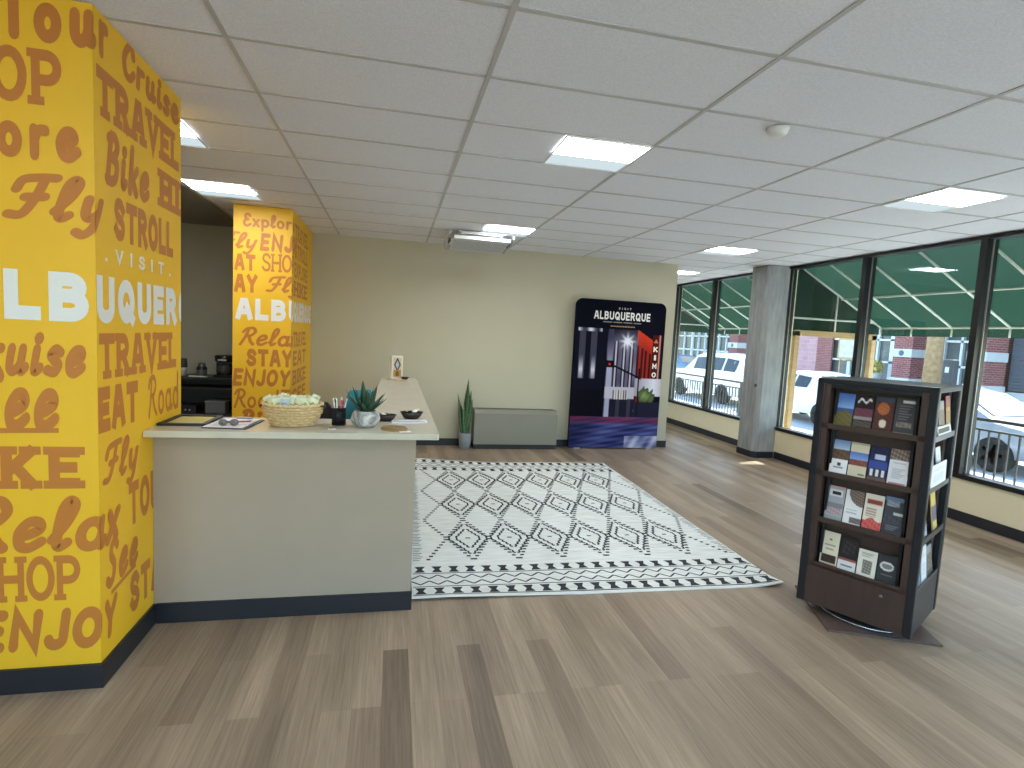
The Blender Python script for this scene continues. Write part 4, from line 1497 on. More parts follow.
MB().lathe([(.009, 0), (.009, .004), (0, .005)], 14).build('button', mat('lock_white', (222, 222, 222), .4), rk, (.068, -.204, .606), (PI / 2, 0, 0))
bpz = math.radians(-23) - RA
MB().box(-.32, .32, -.32, .32, 0, .014, 0, .003).build('base_plate', mat('walnut_plate', (98, 80, 72), .4, noise=(3, .1, (12, 1, 1))), rk, (-.01, -.02, 0), (0, 0, bpz))
MB().lathe([(.27, .014), (.285, .018), (.285, .030), (.27, .034), (0, .034)], 48).build('turntable_ring', mat('ring_steel', (190, 192, 196), .25, .9), rk)
MB().lathe([(.15, .034), (.15, ZB)], 32).build('swivel', M_rpost, rk)

def on_rack(side, u, depth, z):
    """world point on a face of the stand; u along the face, depth inwards from it"""
    return (RM @ Matrix.Rotation(side * PI / 2, 4, 'Z')) @ Vector((u, -HB + depth, z))

def brochure(label, side, u, z, w, h, paint, tilt=.16, depth=.02, turn=0.0, name='brochure', group=None):
    p = on_rack(side, u, depth, z)
    t_ = thing(name, label, 'brochure', p, 0, group, (-tilt, 0, RA + side * PI / 2 + turn))
    sheet(w, h, 20, 42, paint, .005).build('cover', print_mat(), t_)
    return t_
def bars(c_bg, rows):
    """a cover of horizontal fields: rows (v0, v1, u0, u1, colour)"""
    def fn(u, v):
        c_ = c_bg
        for v0, v1, u0, u1, k in rows:
            if v0 <= v <= v1 and u0 <= u <= u1:
                c_ = k(u, v) if callable(k) else k
        return c_
    return fn
def lines(v0, v1, n, col, bg, u0=.15, u1=.85):
    def fn(u, v):
        t = (v - v0) / (v1 - v0) * n
        return col if (t % 1) < .45 and u0 < u < u1 - .2 * ((int(t) * 7) % 3) / 2 else bg
    return fn
nz = lambda c1, c2, k=1.0: (lambda u, v: mixc(c1, c2, .5 + .5 * wob(u * .7, v * .9, k)))
def p_mesa(u, v):
    if v < .45:
        return mixc([70, 110, 190], [136, 172, 220], v / .45)
    if v < .55 + .03 * math.sin(u * 9):
        return [62, 84, 130]
    return mixc([128, 112, 66], [86, 84, 40], .5 + .5 * wob(u, v))
def p_dark(u, v):
    c_ = [34, 24, 30]
    if .06 < v < .28 and abs((v - .17) - .05 * math.sin(u * 14)) < .035 and .12 < u < .88:
        return [230, 222, 226]
    if .40 < v < .62:
        return mixc([126, 66, 82], [88, 48, 62], .5 + .5 * wob(u, v))
    if .64 < v < .72:
        return [150, 140, 140]
    if .74 < v < .94:
        return mixc([120, 110, 100], [40, 34, 34], .5 + .5 * wob(u, v, 1.7))
    return c_
def p_food(u, v):
    if v < .12:
        return [60, 66, 84]
    if (u - .45) ** 2 * 3 + (v - .33) ** 2 * 9 < .28:
        return mixc([206, 126, 72], [140, 70, 40], .5 + .5 * wob(u, v, 1.5))
    if (u - .5) ** 2 * 6 + (v - .76) ** 2 * 16 < .22:
        return [224, 206, 190]
    return mixc([96, 54, 46], [66, 40, 36], .5 + .5 * wob(u, v))
p_slate = bars([62, 62, 64], [(.05, .13, .35, .9, [206, 204, 200]), (.2, .62, .1, .8, lines(.2, .62, 6, [110, 110, 112], [56, 56, 60])), (.66, .8, .12, .88, nz([150, 140, 130], [90, 84, 80])), (.95, 1, 0, 1, [168, 140, 116])])
p_horse = bars([236, 236, 238], [(0, .28, 0, 1, lambda u, v: mixc([112, 142, 188], [190, 206, 224], v / .28)), (.28, .56, 0, 1, nz([124, 96, 70], [76, 60, 50])), (.66, .74, .42, .6, [60, 60, 70]), (.78, .82, .25, .75, [150, 150, 160])])
p_canyon = bars([214, 204, 178], [(.0, .05, 0, 1, [180, 168, 138]), (.27, .52, 0, 1, lambda u, v: mixc([84, 116, 190], [140, 170, 214], (v - .27) / .25)), (.50, .66, 0, 1, nz([150, 84, 70], [100, 60, 62])), (.88, .92, .6, .9, [120, 110, 100])])
p_navy = bars([36, 44, 92], [(.0, .2, 0, 1, nz([40, 46, 84], [24, 26, 54])), (.22, .38, .3, .8, [190, 200, 224]), (.42, .64, 0, 1, [54, 76, 150]), (.66, .84, .08, .92, lambda u, v: [226, 226, 228] if int(u * 7) % 2 else [50, 50, 66]), (.86, 1, 0, 1, [104, 84, 80])])
p_doc = bars([226, 226, 230], [(0, .30, 0, 1, nz([70, 50, 44], [186, 170, 160], 1.4)), (.38, .82, .12, .88, lines(.38, .82, 9, [176, 178, 186], [226, 226, 230])), (.92, .96, .1, .9, [190, 120, 120])])
p_auto = bars([170, 172, 178], [(.0, .07, 0, 1, [206, 150, 150]), (.1, .3, .12, .88, [220, 220, 222]), (.16, .26, .3, .75, [34, 34, 38]), (.48, .62, .05, .95, [130, 132, 140]), (.64, .82, .15, .85, nz([206, 190, 194], [150, 120, 124], 1.5)), (.86, 1, 0, 1, [150, 164, 164])])
def p_arc(u, v):
    if (u - 1.0) ** 2 + (v * 1.9 - .0) ** 2 < .72 and v < .45:
        return mixc([60, 44, 40], [180, 160, 150], .5 + .5 * wob(u, v, 1.8))
    if .78 < v < .95 and u > .35:
        return mixc([60, 50, 56], [170, 160, 160], .5 + .5 * wob(u, v, 1.8))
    if .5 < v < .72 and .1 < u < .75 and (v * 30) % 1 < .4:
        return [190, 190, 194]
    return [234, 232, 232]
def p_red(u, v):
    if .12 < v < .3 and .12 < u < .92:
        return [150, 62, 56] if .16 < v < .27 else [206, 190, 170]
    if v > .70 + .05 * math.sin(u * 8 + 1):
        return mixc([190, 58, 58], [222, 130, 120], .5 + .5 * wob(u, v))
    if .38 < v < .64 and .1 < u < .7 and (v * 28) % 1 < .4:
        return [170, 150, 140]
    return [226, 218, 202]
p_grey = bars([66, 70, 78], [(.0, .1, 0, 1, [110, 134, 170]), (.1, .24, .08, .7, nz([200, 204, 210], [90, 96, 106], 2.0)), (.4, .46, .5, 1, [196, 200, 206]), (.48, .66, 0, 1, nz([52, 54, 60], [86, 88, 94])), (.76, .9, .1, .9, lines(.76, .9, 3, [120, 124, 130], [58, 60, 66]))])
p_cream = bars([226, 216, 192], [(.2, .26, .42, .56, [110, 100, 90]), (.38, .42, .2, .8, [170, 160, 140]), (.5, .53, .3, .7, [170, 160, 140]), (.68, .92, .08, .92, nz([80, 58, 50], [44, 34, 32])), (.93, 1, 0, 1, [170, 124, 100])])
p_black = bars([38, 36, 38], [(.1, .5, .15, .85, nz([70, 66, 66], [28, 26, 28])), (.62, .72, .15, .8, [186, 96, 88]), (.70, .98, 0, 1, [224, 222, 222]), (.62, .70, 0, 1, [150, 90, 84]), (.82, .88, .2, .8, [120, 120, 124])])
p_sketch = bars([232, 228, 214], [(.1, .28, .2, .8, lines(.1, .28, 3, [150, 146, 140], [226, 222, 210])), (.36, .86, .3, .75, nz([60, 58, 56], [206, 200, 190], 1.6))])
def p_oval(u, v):
    if ((u - .48) / .36) ** 2 + ((v - .4) / .16) ** 2 < 1:
        return [222, 222, 220] if ((u - .48) / .28) ** 2 + ((v - .4) / .09) ** 2 > 1 or (v * 40) % 1 > .5 else [130, 130, 130]
    if .68 < v < .72 and .2 < u < .85:
        return [100, 104, 108]
    return [54, 58, 62]
US = (-.165, -.058, .050, .157)
FR = [
 (0, 0, 'brochure with blue sky over a tan desert, top left in the stand', p_mesa, .215), (0, 1, 'dark maroon brochure with white script, second in the top row of the stand', p_dark, .215),
 (0, 2, 'brown brochure with an orange dish of food, third in the top row', p_food, .215), (0, 3, 'charcoal brochure with small grey text, right end of the top row', p_slate, .220),
 (1, 0, 'white brochure with a rocky landscape photo, left in the second row', p_horse, .222), (1, 1, 'cream brochure with a red mesa under blue sky in the second row', p_canyon, .222),
 (1, 2, 'navy blue brochure with small white pictures in the second row', p_navy, .218), (1, 3, 'white brochure full of text under a dark photo, right in the second row', p_doc, .220),
 (2, 0, 'silver grey brochure with a black car shape, left in the third row', p_auto, .224), (2, 1, 'white brochure with a dark round photo in its top corner, third row', p_arc, .220),
 (2, 2, 'cream and red brochure in the third row of the stand', p_red, .222), (2, 3, 'dark slate brochure with a pale blue top edge, right in the third row', p_grey, .230),
 (3, 0, 'cream brochure with a dark photo at its foot, left in the lowest row', p_cream, .220), (3, 1, 'black and white brochure with a red band in the lowest row', p_black, .215),
 (3, 2, 'short cream brochure with a black line drawing in the lowest row', p_sketch, .168), (3, 3, 'dark grey brochure with a white oval, right end of the lowest row', p_oval, .172),
]
for r, k, lb, fn, hh in FR:
    brochure(lb, 0, US[k], LEDGE[r] + .001, .101, hh, fn, .16 + .02 * ((k * 3 + r) % 3), .035)
# right-hand face of the stand
p_w = lambda u, v: [226, 228, 234] if not (.15 < u < .85 and .2 < v < .8 and (v * 22) % 1 < .3) else [196, 200, 212]
p_b = bars([120, 112, 104], [(.0, .25, 0, 1, [150, 146, 150]), (.3, .7, .1, .9, nz([150, 130, 110], [90, 80, 74])), (.8, 1, 0, 1, [80, 76, 76])])
p_y = bars([190, 150, 74], [(.0, .3, 0, 1, [160, 90, 92]), (.4, .8, .1, .9, nz([190, 160, 90], [120, 96, 60]))])
p_bl = bars([150, 156, 178], [(.0, .3, 0, 1, [206, 210, 222]), (.4, .7, .1, .9, nz([96, 100, 140], [190, 190, 206]))])
p_pu = bars([96, 84, 112], [(.0, .35, 0, 1, [206, 176, 88]), (.75, 1, .2, 1, [206, 180, 96])])
RS = [
 (0, -.19, .13, .20, p_w, .30, 'white leaflet leaning in the top pocket of the stand side towards the windows'), (0, -.02, .15, .21, p_b, .12, 'greyish brown brochure in the middle of the top side pocket'), (0, .15, .12, .235, p_y, .10, 'yellow brochure with a red top in the top side pocket'),
 (1, -.14, .14, .24, p_w, .12, 'pale upright brochure at the back of the second side pocket'), (1, .08, .12, .225, p_w, .22, 'white narrow brochure leaning in the second side pocket'),
 (2, -.17, .14, .21, p_bl, .14, 'bluish grey brochure in the third side pocket'), (2, .10, .12, .235, p_pu, .30, 'purple brochure with yellow ends leaning in the third side pocket'),
 (3, -.18, .12, .20, p_bl, .14, 'pale blue leaflet nearest the front in the lowest side pocket'), (3, -.03, .12, .22, p_w, .10, 'white leaflet in the middle of the lowest side pocket'), (3, .13, .13, .19, p_b, .18, 'brown grey leaflet at the far end of the lowest side pocket'),
]
for r, u, w, hh, fn, tl_, lb in RS:
    brochure(lb, 1, u, LEDGE[r] + .001, w, hh, fn, min(tl_, .14), .018)
brochure('wide white sheet standing in front in the second side pocket', 1, -.05, LEDGE[1] + .016, .40, .13, p_w, .04, .004, 0, 'notice_sheet')
brochure('flat dark edged white folder lying in the top side pocket', 1, -.02, LEDGE[0] + .016, .34, .05, lambda u, v: [44, 46, 50] if .25 < v < .8 and .04 < u < .9 else [222, 222, 226], .2, .004, 0, 'folder')

# ------------------------------------------------------------------ outside: pavement, awnings, railing
M_side = mat('pavement_concrete', (214, 210, 202), .9, noise=(1.2, .08))
M_road = mat('asphalt', (186, 184, 182), .9, noise=(2, .1))
struct(MB().box(6.16, 9.4, -14, 40, -.25, -.10).box(-12, 6.16, -14, -3.02, -.25, -.10).build('pavement', M_side))
struct(MB().box(9.4, 16.5, -14, 60, -.40, -.24).build('road', M_road))
struct(MB().box(16.5, 19.5, -14, 60, -.40, -.10).build('pavement', M_side))
M_can = canvas_mat('green_canvas', (33, 58, 48), (26, 48, 39))
M_tube = mat('white_awning_tube', (214, 216, 208), .4)
def awning(label, y0, y1, ribs, gable):
    t_ = thing('awning', label, 'awning', (6.17, (y0 + y1) / 2, 0))
    o_ = (y0 + y1) / 2
    sl = lambda x: 3.08 - .536 * (x - 6.17)
    f_ = MB()
    ny = max(2, int((y1 - y0) / .8))
    f_.add([(0, y0 - o_, 3.08 + .012), (1.68, y0 - o_, sl(7.85) + .012), (1.68, y1 - o_, sl(7.85) + .012), (0, y1 - o_, 3.092)], [(0, 1, 2, 3)])
    f_.build('canopy', M_can, t_)
    v_ = MB()
    nn = int((y1 - y0) / .05)
    v_.grid(lambda a, c_: (1.69 + .006 * math.sin(a * nn * .9), (a - .5) * (y1 - y0), sl(7.85) + .012 - c_ * .15), nn, 1)
    v_.build('valance', M_can, t_)
    for y in ribs:
        MB().tube([(.01, y - o_, 3.065), (1.68, y - o_, sl(7.85) - .012)], .016, 8).build('rib', M_tube, t_)
        MB().tube([(1.672, y - o_, sl(7.85) - .012), (1.672, y - o_, sl(7.85) - .14)], .012, 8).build('drop_tube', M_tube, t_)
    for x, r in ((7.06, .016), (7.84, .016)):
        MB().tube([(x - 6.17, y0 - o_, sl(x) - .014), (x - 6.17, y1 - o_, sl(x) - .014)], r, 8).build('cross_tube', M_tube, t_)
    for gy in gable:
        g_ = MB()
        g_.add([(0.01, gy - o_, 3.08), (1.68, gy - o_, sl(7.85)), (1.68, gy - o_, 2.06), (0.01, gy - o_, 2.06)], [(0, 1, 2, 3)])
        g_.build('gable_panel', M_can, t_)
        MB().tube([(.02, gy - .02 - o_, 2.25), (1.68, gy - .02 - o_, 2.25)], .016, 8).build('gable_tube', M_tube, t_)
        MB().tube([(.80, gy - .02 - o_, 2.66), (.80, gy - .02 - o_, 2.06)], .014, 8).build('gable_post', M_tube, t_)
    return t_
awning('green canvas awning on white tubes outside the near tall windows', -3.0, 7.64, [7.60, 7.05, 6.42, 5.65, 4.85, 4.05, 3.25, 2.45, 1.65, .85, .05, -.75, -1.55, -2.35, -2.95], [7.64])
AW2 = awning('green canvas awning outside the far windows beyond the concrete column', 8.06, 12.7, [8.2, 9.0, 9.82, 10.62, 11.39, 11.98, 12.5], [12.7])
fl = MB()  # added canvas between the awnings, blocks sun to shorten the floor's sun patch
fl.add([(.0, -2.74, 3.10), (1.16, -2.74, 2.478), (1.16, -2.30, 2.478), (.0, -2.30, 3.10)], [(0, 1, 2, 3)])
fl.build('sun_block_flap', M_can, AW2)
M_tan = mat('tan_timber', (190, 158, 112), .7, noise=(3, .15, (1, 1, 8)))
t = thing('timber_frame', 'tan timber post and beam frame outside, right of the concrete column', 'frame', (6.28, 7.64, -.10))
MB().box(-.04, .04, -.035, .035, 0, 2.14).build('post', M_tan, t)
MB().box(1.42, 1.50, -.035, .035, 0, 2.14).build('post', M_tan, t)
MB().box(-.04, 1.50, -.035, .035, 2.07, 2.16).build('beam', M_tan, t)

M_rail = mat('black_railing', (44, 47, 52), .4)
def railing(label, y0, y1):
    t_ = thing('railing', label, 'railing', (7.7, y0, -.10))
    L_ = y1 - y0
    MB().box(-.025, .025, 0, L_, 1.03, 1.07).build('top_rail', M_rail, t_)
    MB().box(-.015, .015, 0, L_, .90, .925).box(-.015, .015, 0, L_, .10, .125).build('middle_rail', M_rail, t_)
    for y in (0.03, L_ - .03):
        MB().box(-.025, .025, y - .025, y + .025, 0, 1.03).build('post', M_rail, t_)
    k = int(L_ / .115)
    for i in range(1, k):
        y = L_ * i / k
        MB().box(-.009, .009, y - .009, y + .009, .11, .92).build('baluster', M_rail, t_)
    return t_
railing('black metal railing section outside, behind the brochure stand', 4.9, 6.5)
railing('black metal railing section outside at the right end of the view', 3.0, 4.8)
railing('black metal railing section outside the far windows, in front of the white off-roader', 10.9, 12.3)
railing('black metal railing section outside at the far left window edge', 12.4, 14.4)

# ------------------------------------------------------------------ cars
M_tyre = mat('tyre_rubber', (28, 28, 30), .85)
M_hub = mat('wheel_alloy', (170, 172, 176), .35, .7)
M_cglass = mat('car_glass', (34, 40, 46), .08)
def car(label, cx, cy, rz, paint, kind='sedan', length=4.5, width=1.8):
    t_ = thing('car', label, 'car', (cx, cy, -.24), rz)
    suv = kind == 'suv'
    belt, roof = (1.05, 1.72) if suv else (.92, 1.42)
    L_ = length / 2
    if suv:
        st = [(-L_, .55, 1.00, None, .90), (-L_ + .08, .38, 1.08, None, .98), (-L_ + .15, .34, 1.10, 1.62, 1.0), (-L_ + .5, .33, 1.10, roof, 1.0), (.25, .32, 1.07, roof, 1.0), (.55, .32, 1.06, roof - .06, 1.0), (1.15, .32, 1.05, None, 1.0), (L_ - .25, .34, .98, None, .97), (L_ - .04, .40, .90, None, .90), (L_, .50, .80, None, .84)]
    else:
        st = [(-L_, .50, .84, None, .84), (-L_ + .10, .34, .94, None, .94), (-L_ + .75, .30, .97, None, 1.0), (-L_ + 1.35, .28, .95, roof - .06, 1.0), (-.1, .28, .93, roof, 1.0), (.45, .28, .92, roof - .08, 1.0), (1.15, .28, .90, None, 1.0), (L_ - .3, .30, .78, None, .95), (L_ - .05, .36, .68, None, .88), (L_, .45, .60, None, .80)]
    W_ = width / 2
    rings = []
    for (x, z0, zb, zr, k) in st:
        zr2 = zr if zr else zb + .03
        wr = W_ * (.76 if zr else .80) * k
        rings.append([(x, -W_ * k * .94, z0), (x, -W_ * k, (z0 + zb) / 2), (x, -W_ * k * .97, zb), (x, -wr, zr2 - (.05 if zr else .01)), (x, -wr * .8, zr2), (x, wr * .8, zr2), (x, wr, zr2 - (.05 if zr else .01)), (x, W_ * k * .97, zb), (x, W_ * k, (z0 + zb) / 2), (x, W_ * k * .94, z0)])
    vs_ = [p for r in rings for p in r]
    n_ = 10
    fs, b = [], MB()
    for i in range(len(rings) - 1):
        for k in range(n_):
            fs.append((i * n_ + k, (i + 1) * n_ + k, (i + 1) * n_ + (k + 1) % n_, i * n_ + (k + 1) % n_))
    fs.append(tuple(range(n_)))
    fs.append(tuple((len(rings) - 1) * n_ + k for k in range(n_ - 1, -1, -1)))
    b.add(vs_, fs, 0, False)
    b.build('body', paint, t_)
    # side windows follow the flank between belt and roof
    idx = [i for i, s_ in enumerate(st) if s_[3]]
    def lerp(a, b__, t):
        return tuple(a[j] + (b__[j] - a[j]) * t for j in range(3))
    for sgn, lo, hi in ((-1, 2, 3), (1, 7, 6)):
        i0, i1 = idx[0], idx[-1]
        xa, xb = st[i0][0], st[i1][0]
        segs = ((xa + .15, xa + (xb - xa) * .30), (xa + (xb - xa) * .34, xa + (xb - xa) * .64), (xa + (xb - xa) * .68, xb - .02)) if suv else ((xa + .05, xa + (xb - xa) * .46), (xa + (xb - xa) * .52, xb + .02))
        def at(x, f):
            for i in range(len(st) - 1):
                if st[i][0] <= x <= st[i + 1][0]:
                    q = (x - st[i][0]) / (st[i + 1][0] - st[i][0])
                    return lerp(lerp(rings[i][lo], rings[i][hi], f), lerp(rings[i + 1][lo], rings[i + 1][hi], f), q)
        for xs, xe in segs:
            P4 = [at(xs, .10), at(xe, .10), at(xe, .86), at(xs, .86)]
            wn = MB().add([(p[0], p[1] + sgn * .012, p[2]) for p in P4], [(0, 1, 2, 3) if sgn < 0 else (3, 2, 1, 0)])
            wn.build('side_window', M_cglass, t_)
    for ia, ib, nm in ((idx[-1], idx[-1] + 1, 'windscreen'), (idx[0], idx[0] - 1, 'rear_window')):
        A, B = rings[ia], rings[ib]
        q = [lerp(A[4], B[4], .10), lerp(A[5], B[5], .10), lerp(A[5], B[5], .90), lerp(A[4], B[4], .90)]
        nrm = (Vector(q[1]) - Vector(q[0])).cross(Vector(q[3]) - Vector(q[0])).normalized()
        if nrm.z < 0:
            nrm = -nrm
        MB().add([tuple(Vector(p) + nrm * .014) for p in q], [(0, 1, 2, 3)]).build(nm, M_cglass, t_)
    rw = .36 if suv else .32
    for x in (-L_ + (.95 if suv else .85), L_ - .9):
        for sgn in (-1, 1):
            w_ = MB().lathe([(rw * .6, -.10), (rw * .94, -.10), (rw, -.06), (rw, .06), (rw * .94, .10), (rw * .6, .10)], 28)
            wo_ = w_.build('wheel', M_tyre, t_, (x, sgn * (W_ - .10), rw), (PI / 2, 0, 0))
            h_ = MB()
            for k in range(5):
                a = 2 * PI * k / 5
                h_.beam((0, 0, .085 * -sgn), (rw * .58 * math.cos(a), rw * .58 * math.sin(a), .085 * -sgn), .07, .03)
            h_.lathe([(rw * .62, -.07), (rw * .62, .07)], 24)
            h_.build('rim', M_hub, wo_)
    for sgn in (-1, 1):
        MB().ball((L_ - .10, sgn * W_ * .70, .66 if not suv else .82), .10, .16, .07).build('headlight', mat('headlight', (220, 224, 228), .1), t_)
        MB().box(-L_ - .01, -L_ + .06, sgn * W_ * .68 - .12, sgn * W_ * .68 + .12, .70, .80).build('tail_light', mat('tail_red', (150, 40, 40), .3), t_)
        MB().ball((st[idx[-1]][0] + .18, sgn * (W_ + .07), belt + .05), .07, .09, .06).build('mirror', paint, t_)
    MB().box(-L_ - .015, -L_ + .04, -W_ * .86, W_ * .86, .40, .56, 0, .02).build('rear_bumper', mat('bumper_dark', (52, 54, 58), .5), t_)
    MB().box(L_ - .06, L_ + .015, -W_ * .76, W_ * .76, .34, .50, 0, .02).build('front_bumper', mat('bumper_dark', (52, 54, 58), .5), t_)
    if suv:
        for sgn in (-1, 1):
            MB().tube([(-L_ + .4, sgn * .60, roof + .03), (.35, sgn * .60, roof + .02)], .018, 8).build('roof_rail', M_hub, t_)
        MB().box(-L_ + .6, L_ - .9, -W_ - .02, -W_ + .02, .50, .62).build('side_moulding', mat('moulding_tan', (190, 182, 168), .5), t_)
    return t_
P_white = mat('car_white', (232, 232, 230), .25)
P_silver = mat('car_silver', (150, 160, 178), .25, .3)
P_grey = mat('car_pale_grey', (206, 208, 210), .25)
P_blue = mat('car_blue', (64, 116, 150), .3)
car('white sport utility car parked outside, left of the concrete column', 12.0, 18.25, PI / 2, P_white, 'suv', 4.7, 1.85)
car('pale grey car parked farther up the street at the left window edge', 11.6, 25.2, -PI / 2, P_grey, 'sedan')
car('white saloon car parked outside, seen right of the column', 11.9, 13.55, PI / 2, P_white, 'sedan', 4.2, 1.75)
car('silver blue car parked outside behind the right end railing', 11.3, 8.9, -PI / 2, P_silver, 'sedan', 4.5, 1.78)
car('small blue car parked across the street', 15.4, 27.5, PI / 2, P_blue, 'sedan', 4.2, 1.7)

# ------------------------------------------------------------------ across the street
M_brick = brick_mat('red_brick', (150, 84, 80), (128, 66, 64), (176, 150, 142))
M_pink = brick_mat('pink_block', (196, 150, 152), (182, 134, 138), (206, 176, 172), .4, .2)
M_stone = mat('pale_stone_band', (206, 204, 200), .8, noise=(3, .06))
M_sglass = mat('shop_glass', (92, 98, 100), .2, noise=(.9, .6))
M_mull = mat('shop_mullion', (220, 222, 222), .4)
M_shut = mat('grey_shutter', (104, 108, 116), .6, noise=(2, .06))
M_dark = mat('dark_opening', (52, 56, 62), .5)
XF = 19.5
def shop(label, y0, y1, h_, wallm, bays, top=3.4, sill=.5):
    t_ = thing('shop_building', label, 'building', (XF, (y0 + y1) / 2, -.10))
    L_ = y1 - y0
    MB().box(.25, 7.0, -L_ / 2, L_ / 2, 0, h_).build('wall', wallm, t_)
    MB().box(.0, .25, -L_ / 2, L_ / 2, top, h_).build('fascia', wallm, t_)
    MB().box(-.10, .30, -L_ / 2, L_ / 2, h_, h_ + .22).build('cornice', M_stone, t_)
    MB().box(.0, .25, -L_ / 2, L_ / 2, 0, sill).build('plinth', M_stone, t_)
    wb = L_ / bays
    for k in range(bays):
        c_ = -L_ / 2 + (k + .5) * wb
        f_ = MB()
        for y in (c_ - wb / 2 + .05, c_ - wb / 6, c_ + wb / 6, c_ + wb / 2 - .05):
            f_.box(.05, .16, y - .045, y + .045, sill, top)
        for z in (sill + .04, 1.55, 2.45, top - .05):
            f_.box(.05, .16, c_ - wb / 2, c_ + wb / 2, z - .04, z + .04)
        w_ = f_.build('window', M_mull, t_)
        MB().box(.17, .20, c_ - wb / 2, c_ + wb / 2, sill, top).build('pane', M_sglass, w_)
    return t_
PK_SHOP = shop('pink block shop building across the street, seen right of the column', 20.4, 24.2, 5.2, M_pink, 1, 2.9, .6)
t = PK_SHOP
MB().box(-.03, .02, -.1, 1.85, .6, 3.0).build('pink_panel', M_pink, t)
MB().box(-.06, .02, -1.0, -.1, .6, 3.0).build('brick_panel', M_brick, t)
shop('brick shop with white framed windows across the street, behind the stand', 14.2, 20.4, 6.0, M_brick, 3, 3.3, .5)
shop('red brick shop farther up the street, seen through the far windows', 24.2, 33.5, 6.4, M_brick, 4, 3.4, .9)
shop('brick building far up the street behind the parked cars', 33.5, 52.0, 7.5, M_brick, 6, 3.4, 1.0)
t = thing('shuttered_building', 'grey shuttered building front across the street at the right end', 'building', (XF, 9.4, -.10))
MB().box(.2, 7.0, -4.6, 4.6, 0, 6.0).build('wall', M_brick, t)
sh = MB()
for k in range(26):
    sh.box(.10, .2, -4.4, 4.58, .9 + k * .10, .985 + k * .10)
sh.build('shutter', M_shut, t)
MB().box(.0, .25, -4.5, 4.58, 0, .85).build('plinth', M_stone, t)
MB().box(.0, .25, -4.5, 4.58, 3.5, 3.9).build('lintel', M_stone, t)
def brick_pier(label, y0, y1):
    t_ = thing('brick_pier', label, 'pillar', (XF - .67, (y0 + y1) / 2, -.10))
    t_['kind'] = 'thing'
    hw = (y1 - y0) / 2
    MB().box(-.3, .55, -hw, hw, .0, 5.4).build('shaft', M_brick, t_)
    MB().box(-.36, .55, -hw - .06, hw + .06, 0, 1.02).build('base', M_stone, t_)
    MB().box(-.34, .55, -hw - .04, hw + .04, 1.80, 2.10).build('band', M_stone, t_)
    MB().lathe([(.10, 0), (.10, .02), (.05, .03), (0, .03)], 16).build('medallion', M_shut, t_, (-.34, 0, 1.95), (0, -PI / 2, 0))
    return t_
brick_pier('red brick pier with a white stone band across the street, above the stand', 16.55, 17.30)
brick_pier('red brick pier with white bands beside the grey shutters across the street', 13.95, 14.50)
brick_pier('red brick pier across the street just left of the concrete column', 27.0, 27.8)

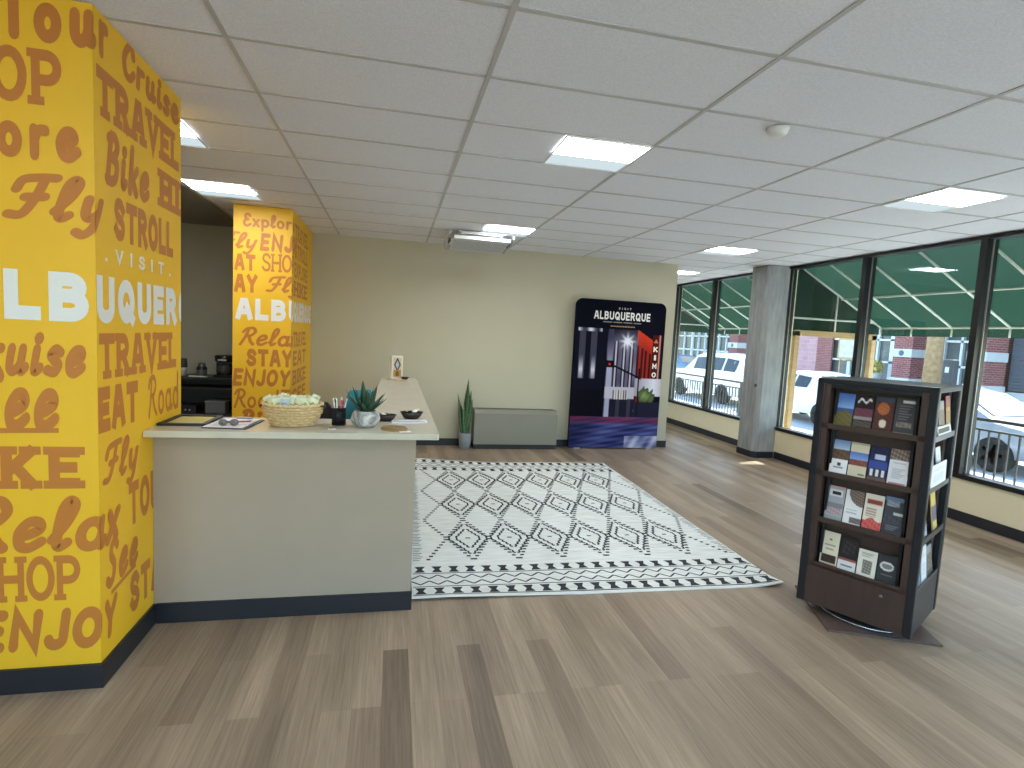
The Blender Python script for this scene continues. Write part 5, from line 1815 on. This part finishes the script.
# street furniture and trees
M_bark = mat('tan_bark', (168, 134, 96), .9, noise=(9, .3), bump=(30, .6, .02))
M_leaf = mat('tree_leaf', (112, 140, 74), .6, noise=(3, .35))
def leaf_cloud(mb, c_, r, n_, size, rs):
    for i in range(n_):
        v = Vector((rs.gauss(0, 1), rs.gauss(0, 1), rs.gauss(0, 1))).normalized() * r * rs.uniform(.55, 1.0)
        p = Vector(c_) + Vector((v.x, v.y, v.z * .75))
        a = Vector((rs.gauss(0, 1), rs.gauss(0, 1), rs.gauss(0, 1))).normalized()
        b_ = a.orthogonal().normalized()
        cc = a.cross(b_)
        s = size * rs.uniform(.6, 1.2)
        mb.add([p - b_ * s, p + cc * s * .5, p + b_ * s, p - cc * s * .5], [(0, 1, 2, 3)])
def tree(label, x, y, trunk_r, fork, h_, r, n_, seed):
    rs = random.Random(seed)
    t_ = thing('street_tree', label, 'tree', (x, y, -.10))
    tb = MB()
    tb.tube([(0, 0, 0), (.02, .02, fork * .5), (-.02, .0, fork)], [trunk_r * 1.15, trunk_r, trunk_r * .9], 14)
    for k in range(5):
        a = 2 * PI * k / 5 + rs.random()
        tb.tube([(0, 0, fork - .1), (.35 * r * math.cos(a), .35 * r * math.sin(a), fork + (h_ - fork) * .45), (.7 * r * math.cos(a), .7 * r * math.sin(a), h_)], [trunk_r * .55, trunk_r * .35, trunk_r * .12], 8)
    tb.build('trunk', M_bark, t_)
    cb_ = MB()
    for k in range(9):
        a = 2 * PI * k / 9
        q = .65 * r if k else 0
        leaf_cloud(cb_, (q * math.cos(a), q * math.sin(a), h_ + .25 * r * math.sin(k * 2.3)), r * .6, n_ // 9, .13, rs)
    o_ = cb_.build('crown', M_leaf, t_)
    return t_
tree('street tree with a tan mottled trunk across the road, above the stand', 16.9, 14.30, .24, 3.4, 5.6, 1.2, 1500, 3)
tree('leafy street tree far up the street in the left window', 15.5, 33.0, .16, 2.2, 3.6, 2.2, 2400, 5)
t = thing('parking_meter', 'dark parking meter post beside the tan tree trunk across the street', 'parking meter', (13.6, 11.05, -.24))
MB().tube([(0, 0, 0), (0, 0, 1.25)], .04, 12).build('post', M_dark, t)
MB().box(-.10, .10, -.14, .14, 1.2, 1.95, 0, .05).build('housing', M_dark, t)
MB().box(-.105, -.09, -.05, .05, 1.62, 1.76).build('display', mat('meter_display', (196, 202, 206), .3), t)
t = thing('display_board', 'framed picture board behind the shop glass across the street', 'sign', (XF - .30, 20.1, -.10))
for y in (-.4, .4):
    MB().box(-.03, .03, y - .03, y + .03, 0, 1.6).build('post', M_tan, t)
MB().box(-.04, .04, -.55, .55, 1.55, 2.5).build('frame', M_tan, t)
MB().box(-.05, -.04, -.45, .45, 1.65, 2.4).build('picture', mat('faded_picture', (206, 196, 186), .5, noise=(4, .25)), t)
t = thing('planter_urn', 'pale ornamental urn with yellowish flowers before the brick shop', 'urn', (XF - .7, 18.4, -.10))
MB().lathe([(.22, 0), (.22, .1), (.10, .2), (.12, .6), (.30, .9), (.34, 1.1), (.28, 1.12), (0, 1.05)], 24).build('vessel', M_stone, t)
ub = MB()
leaf_cloud(ub, (0, 0, 1.35), .42, 260, .09, random.Random(11))
ub.build('flowers', mat('urn_flowers', (196, 184, 104), .7, noise=(6, .3)), t)
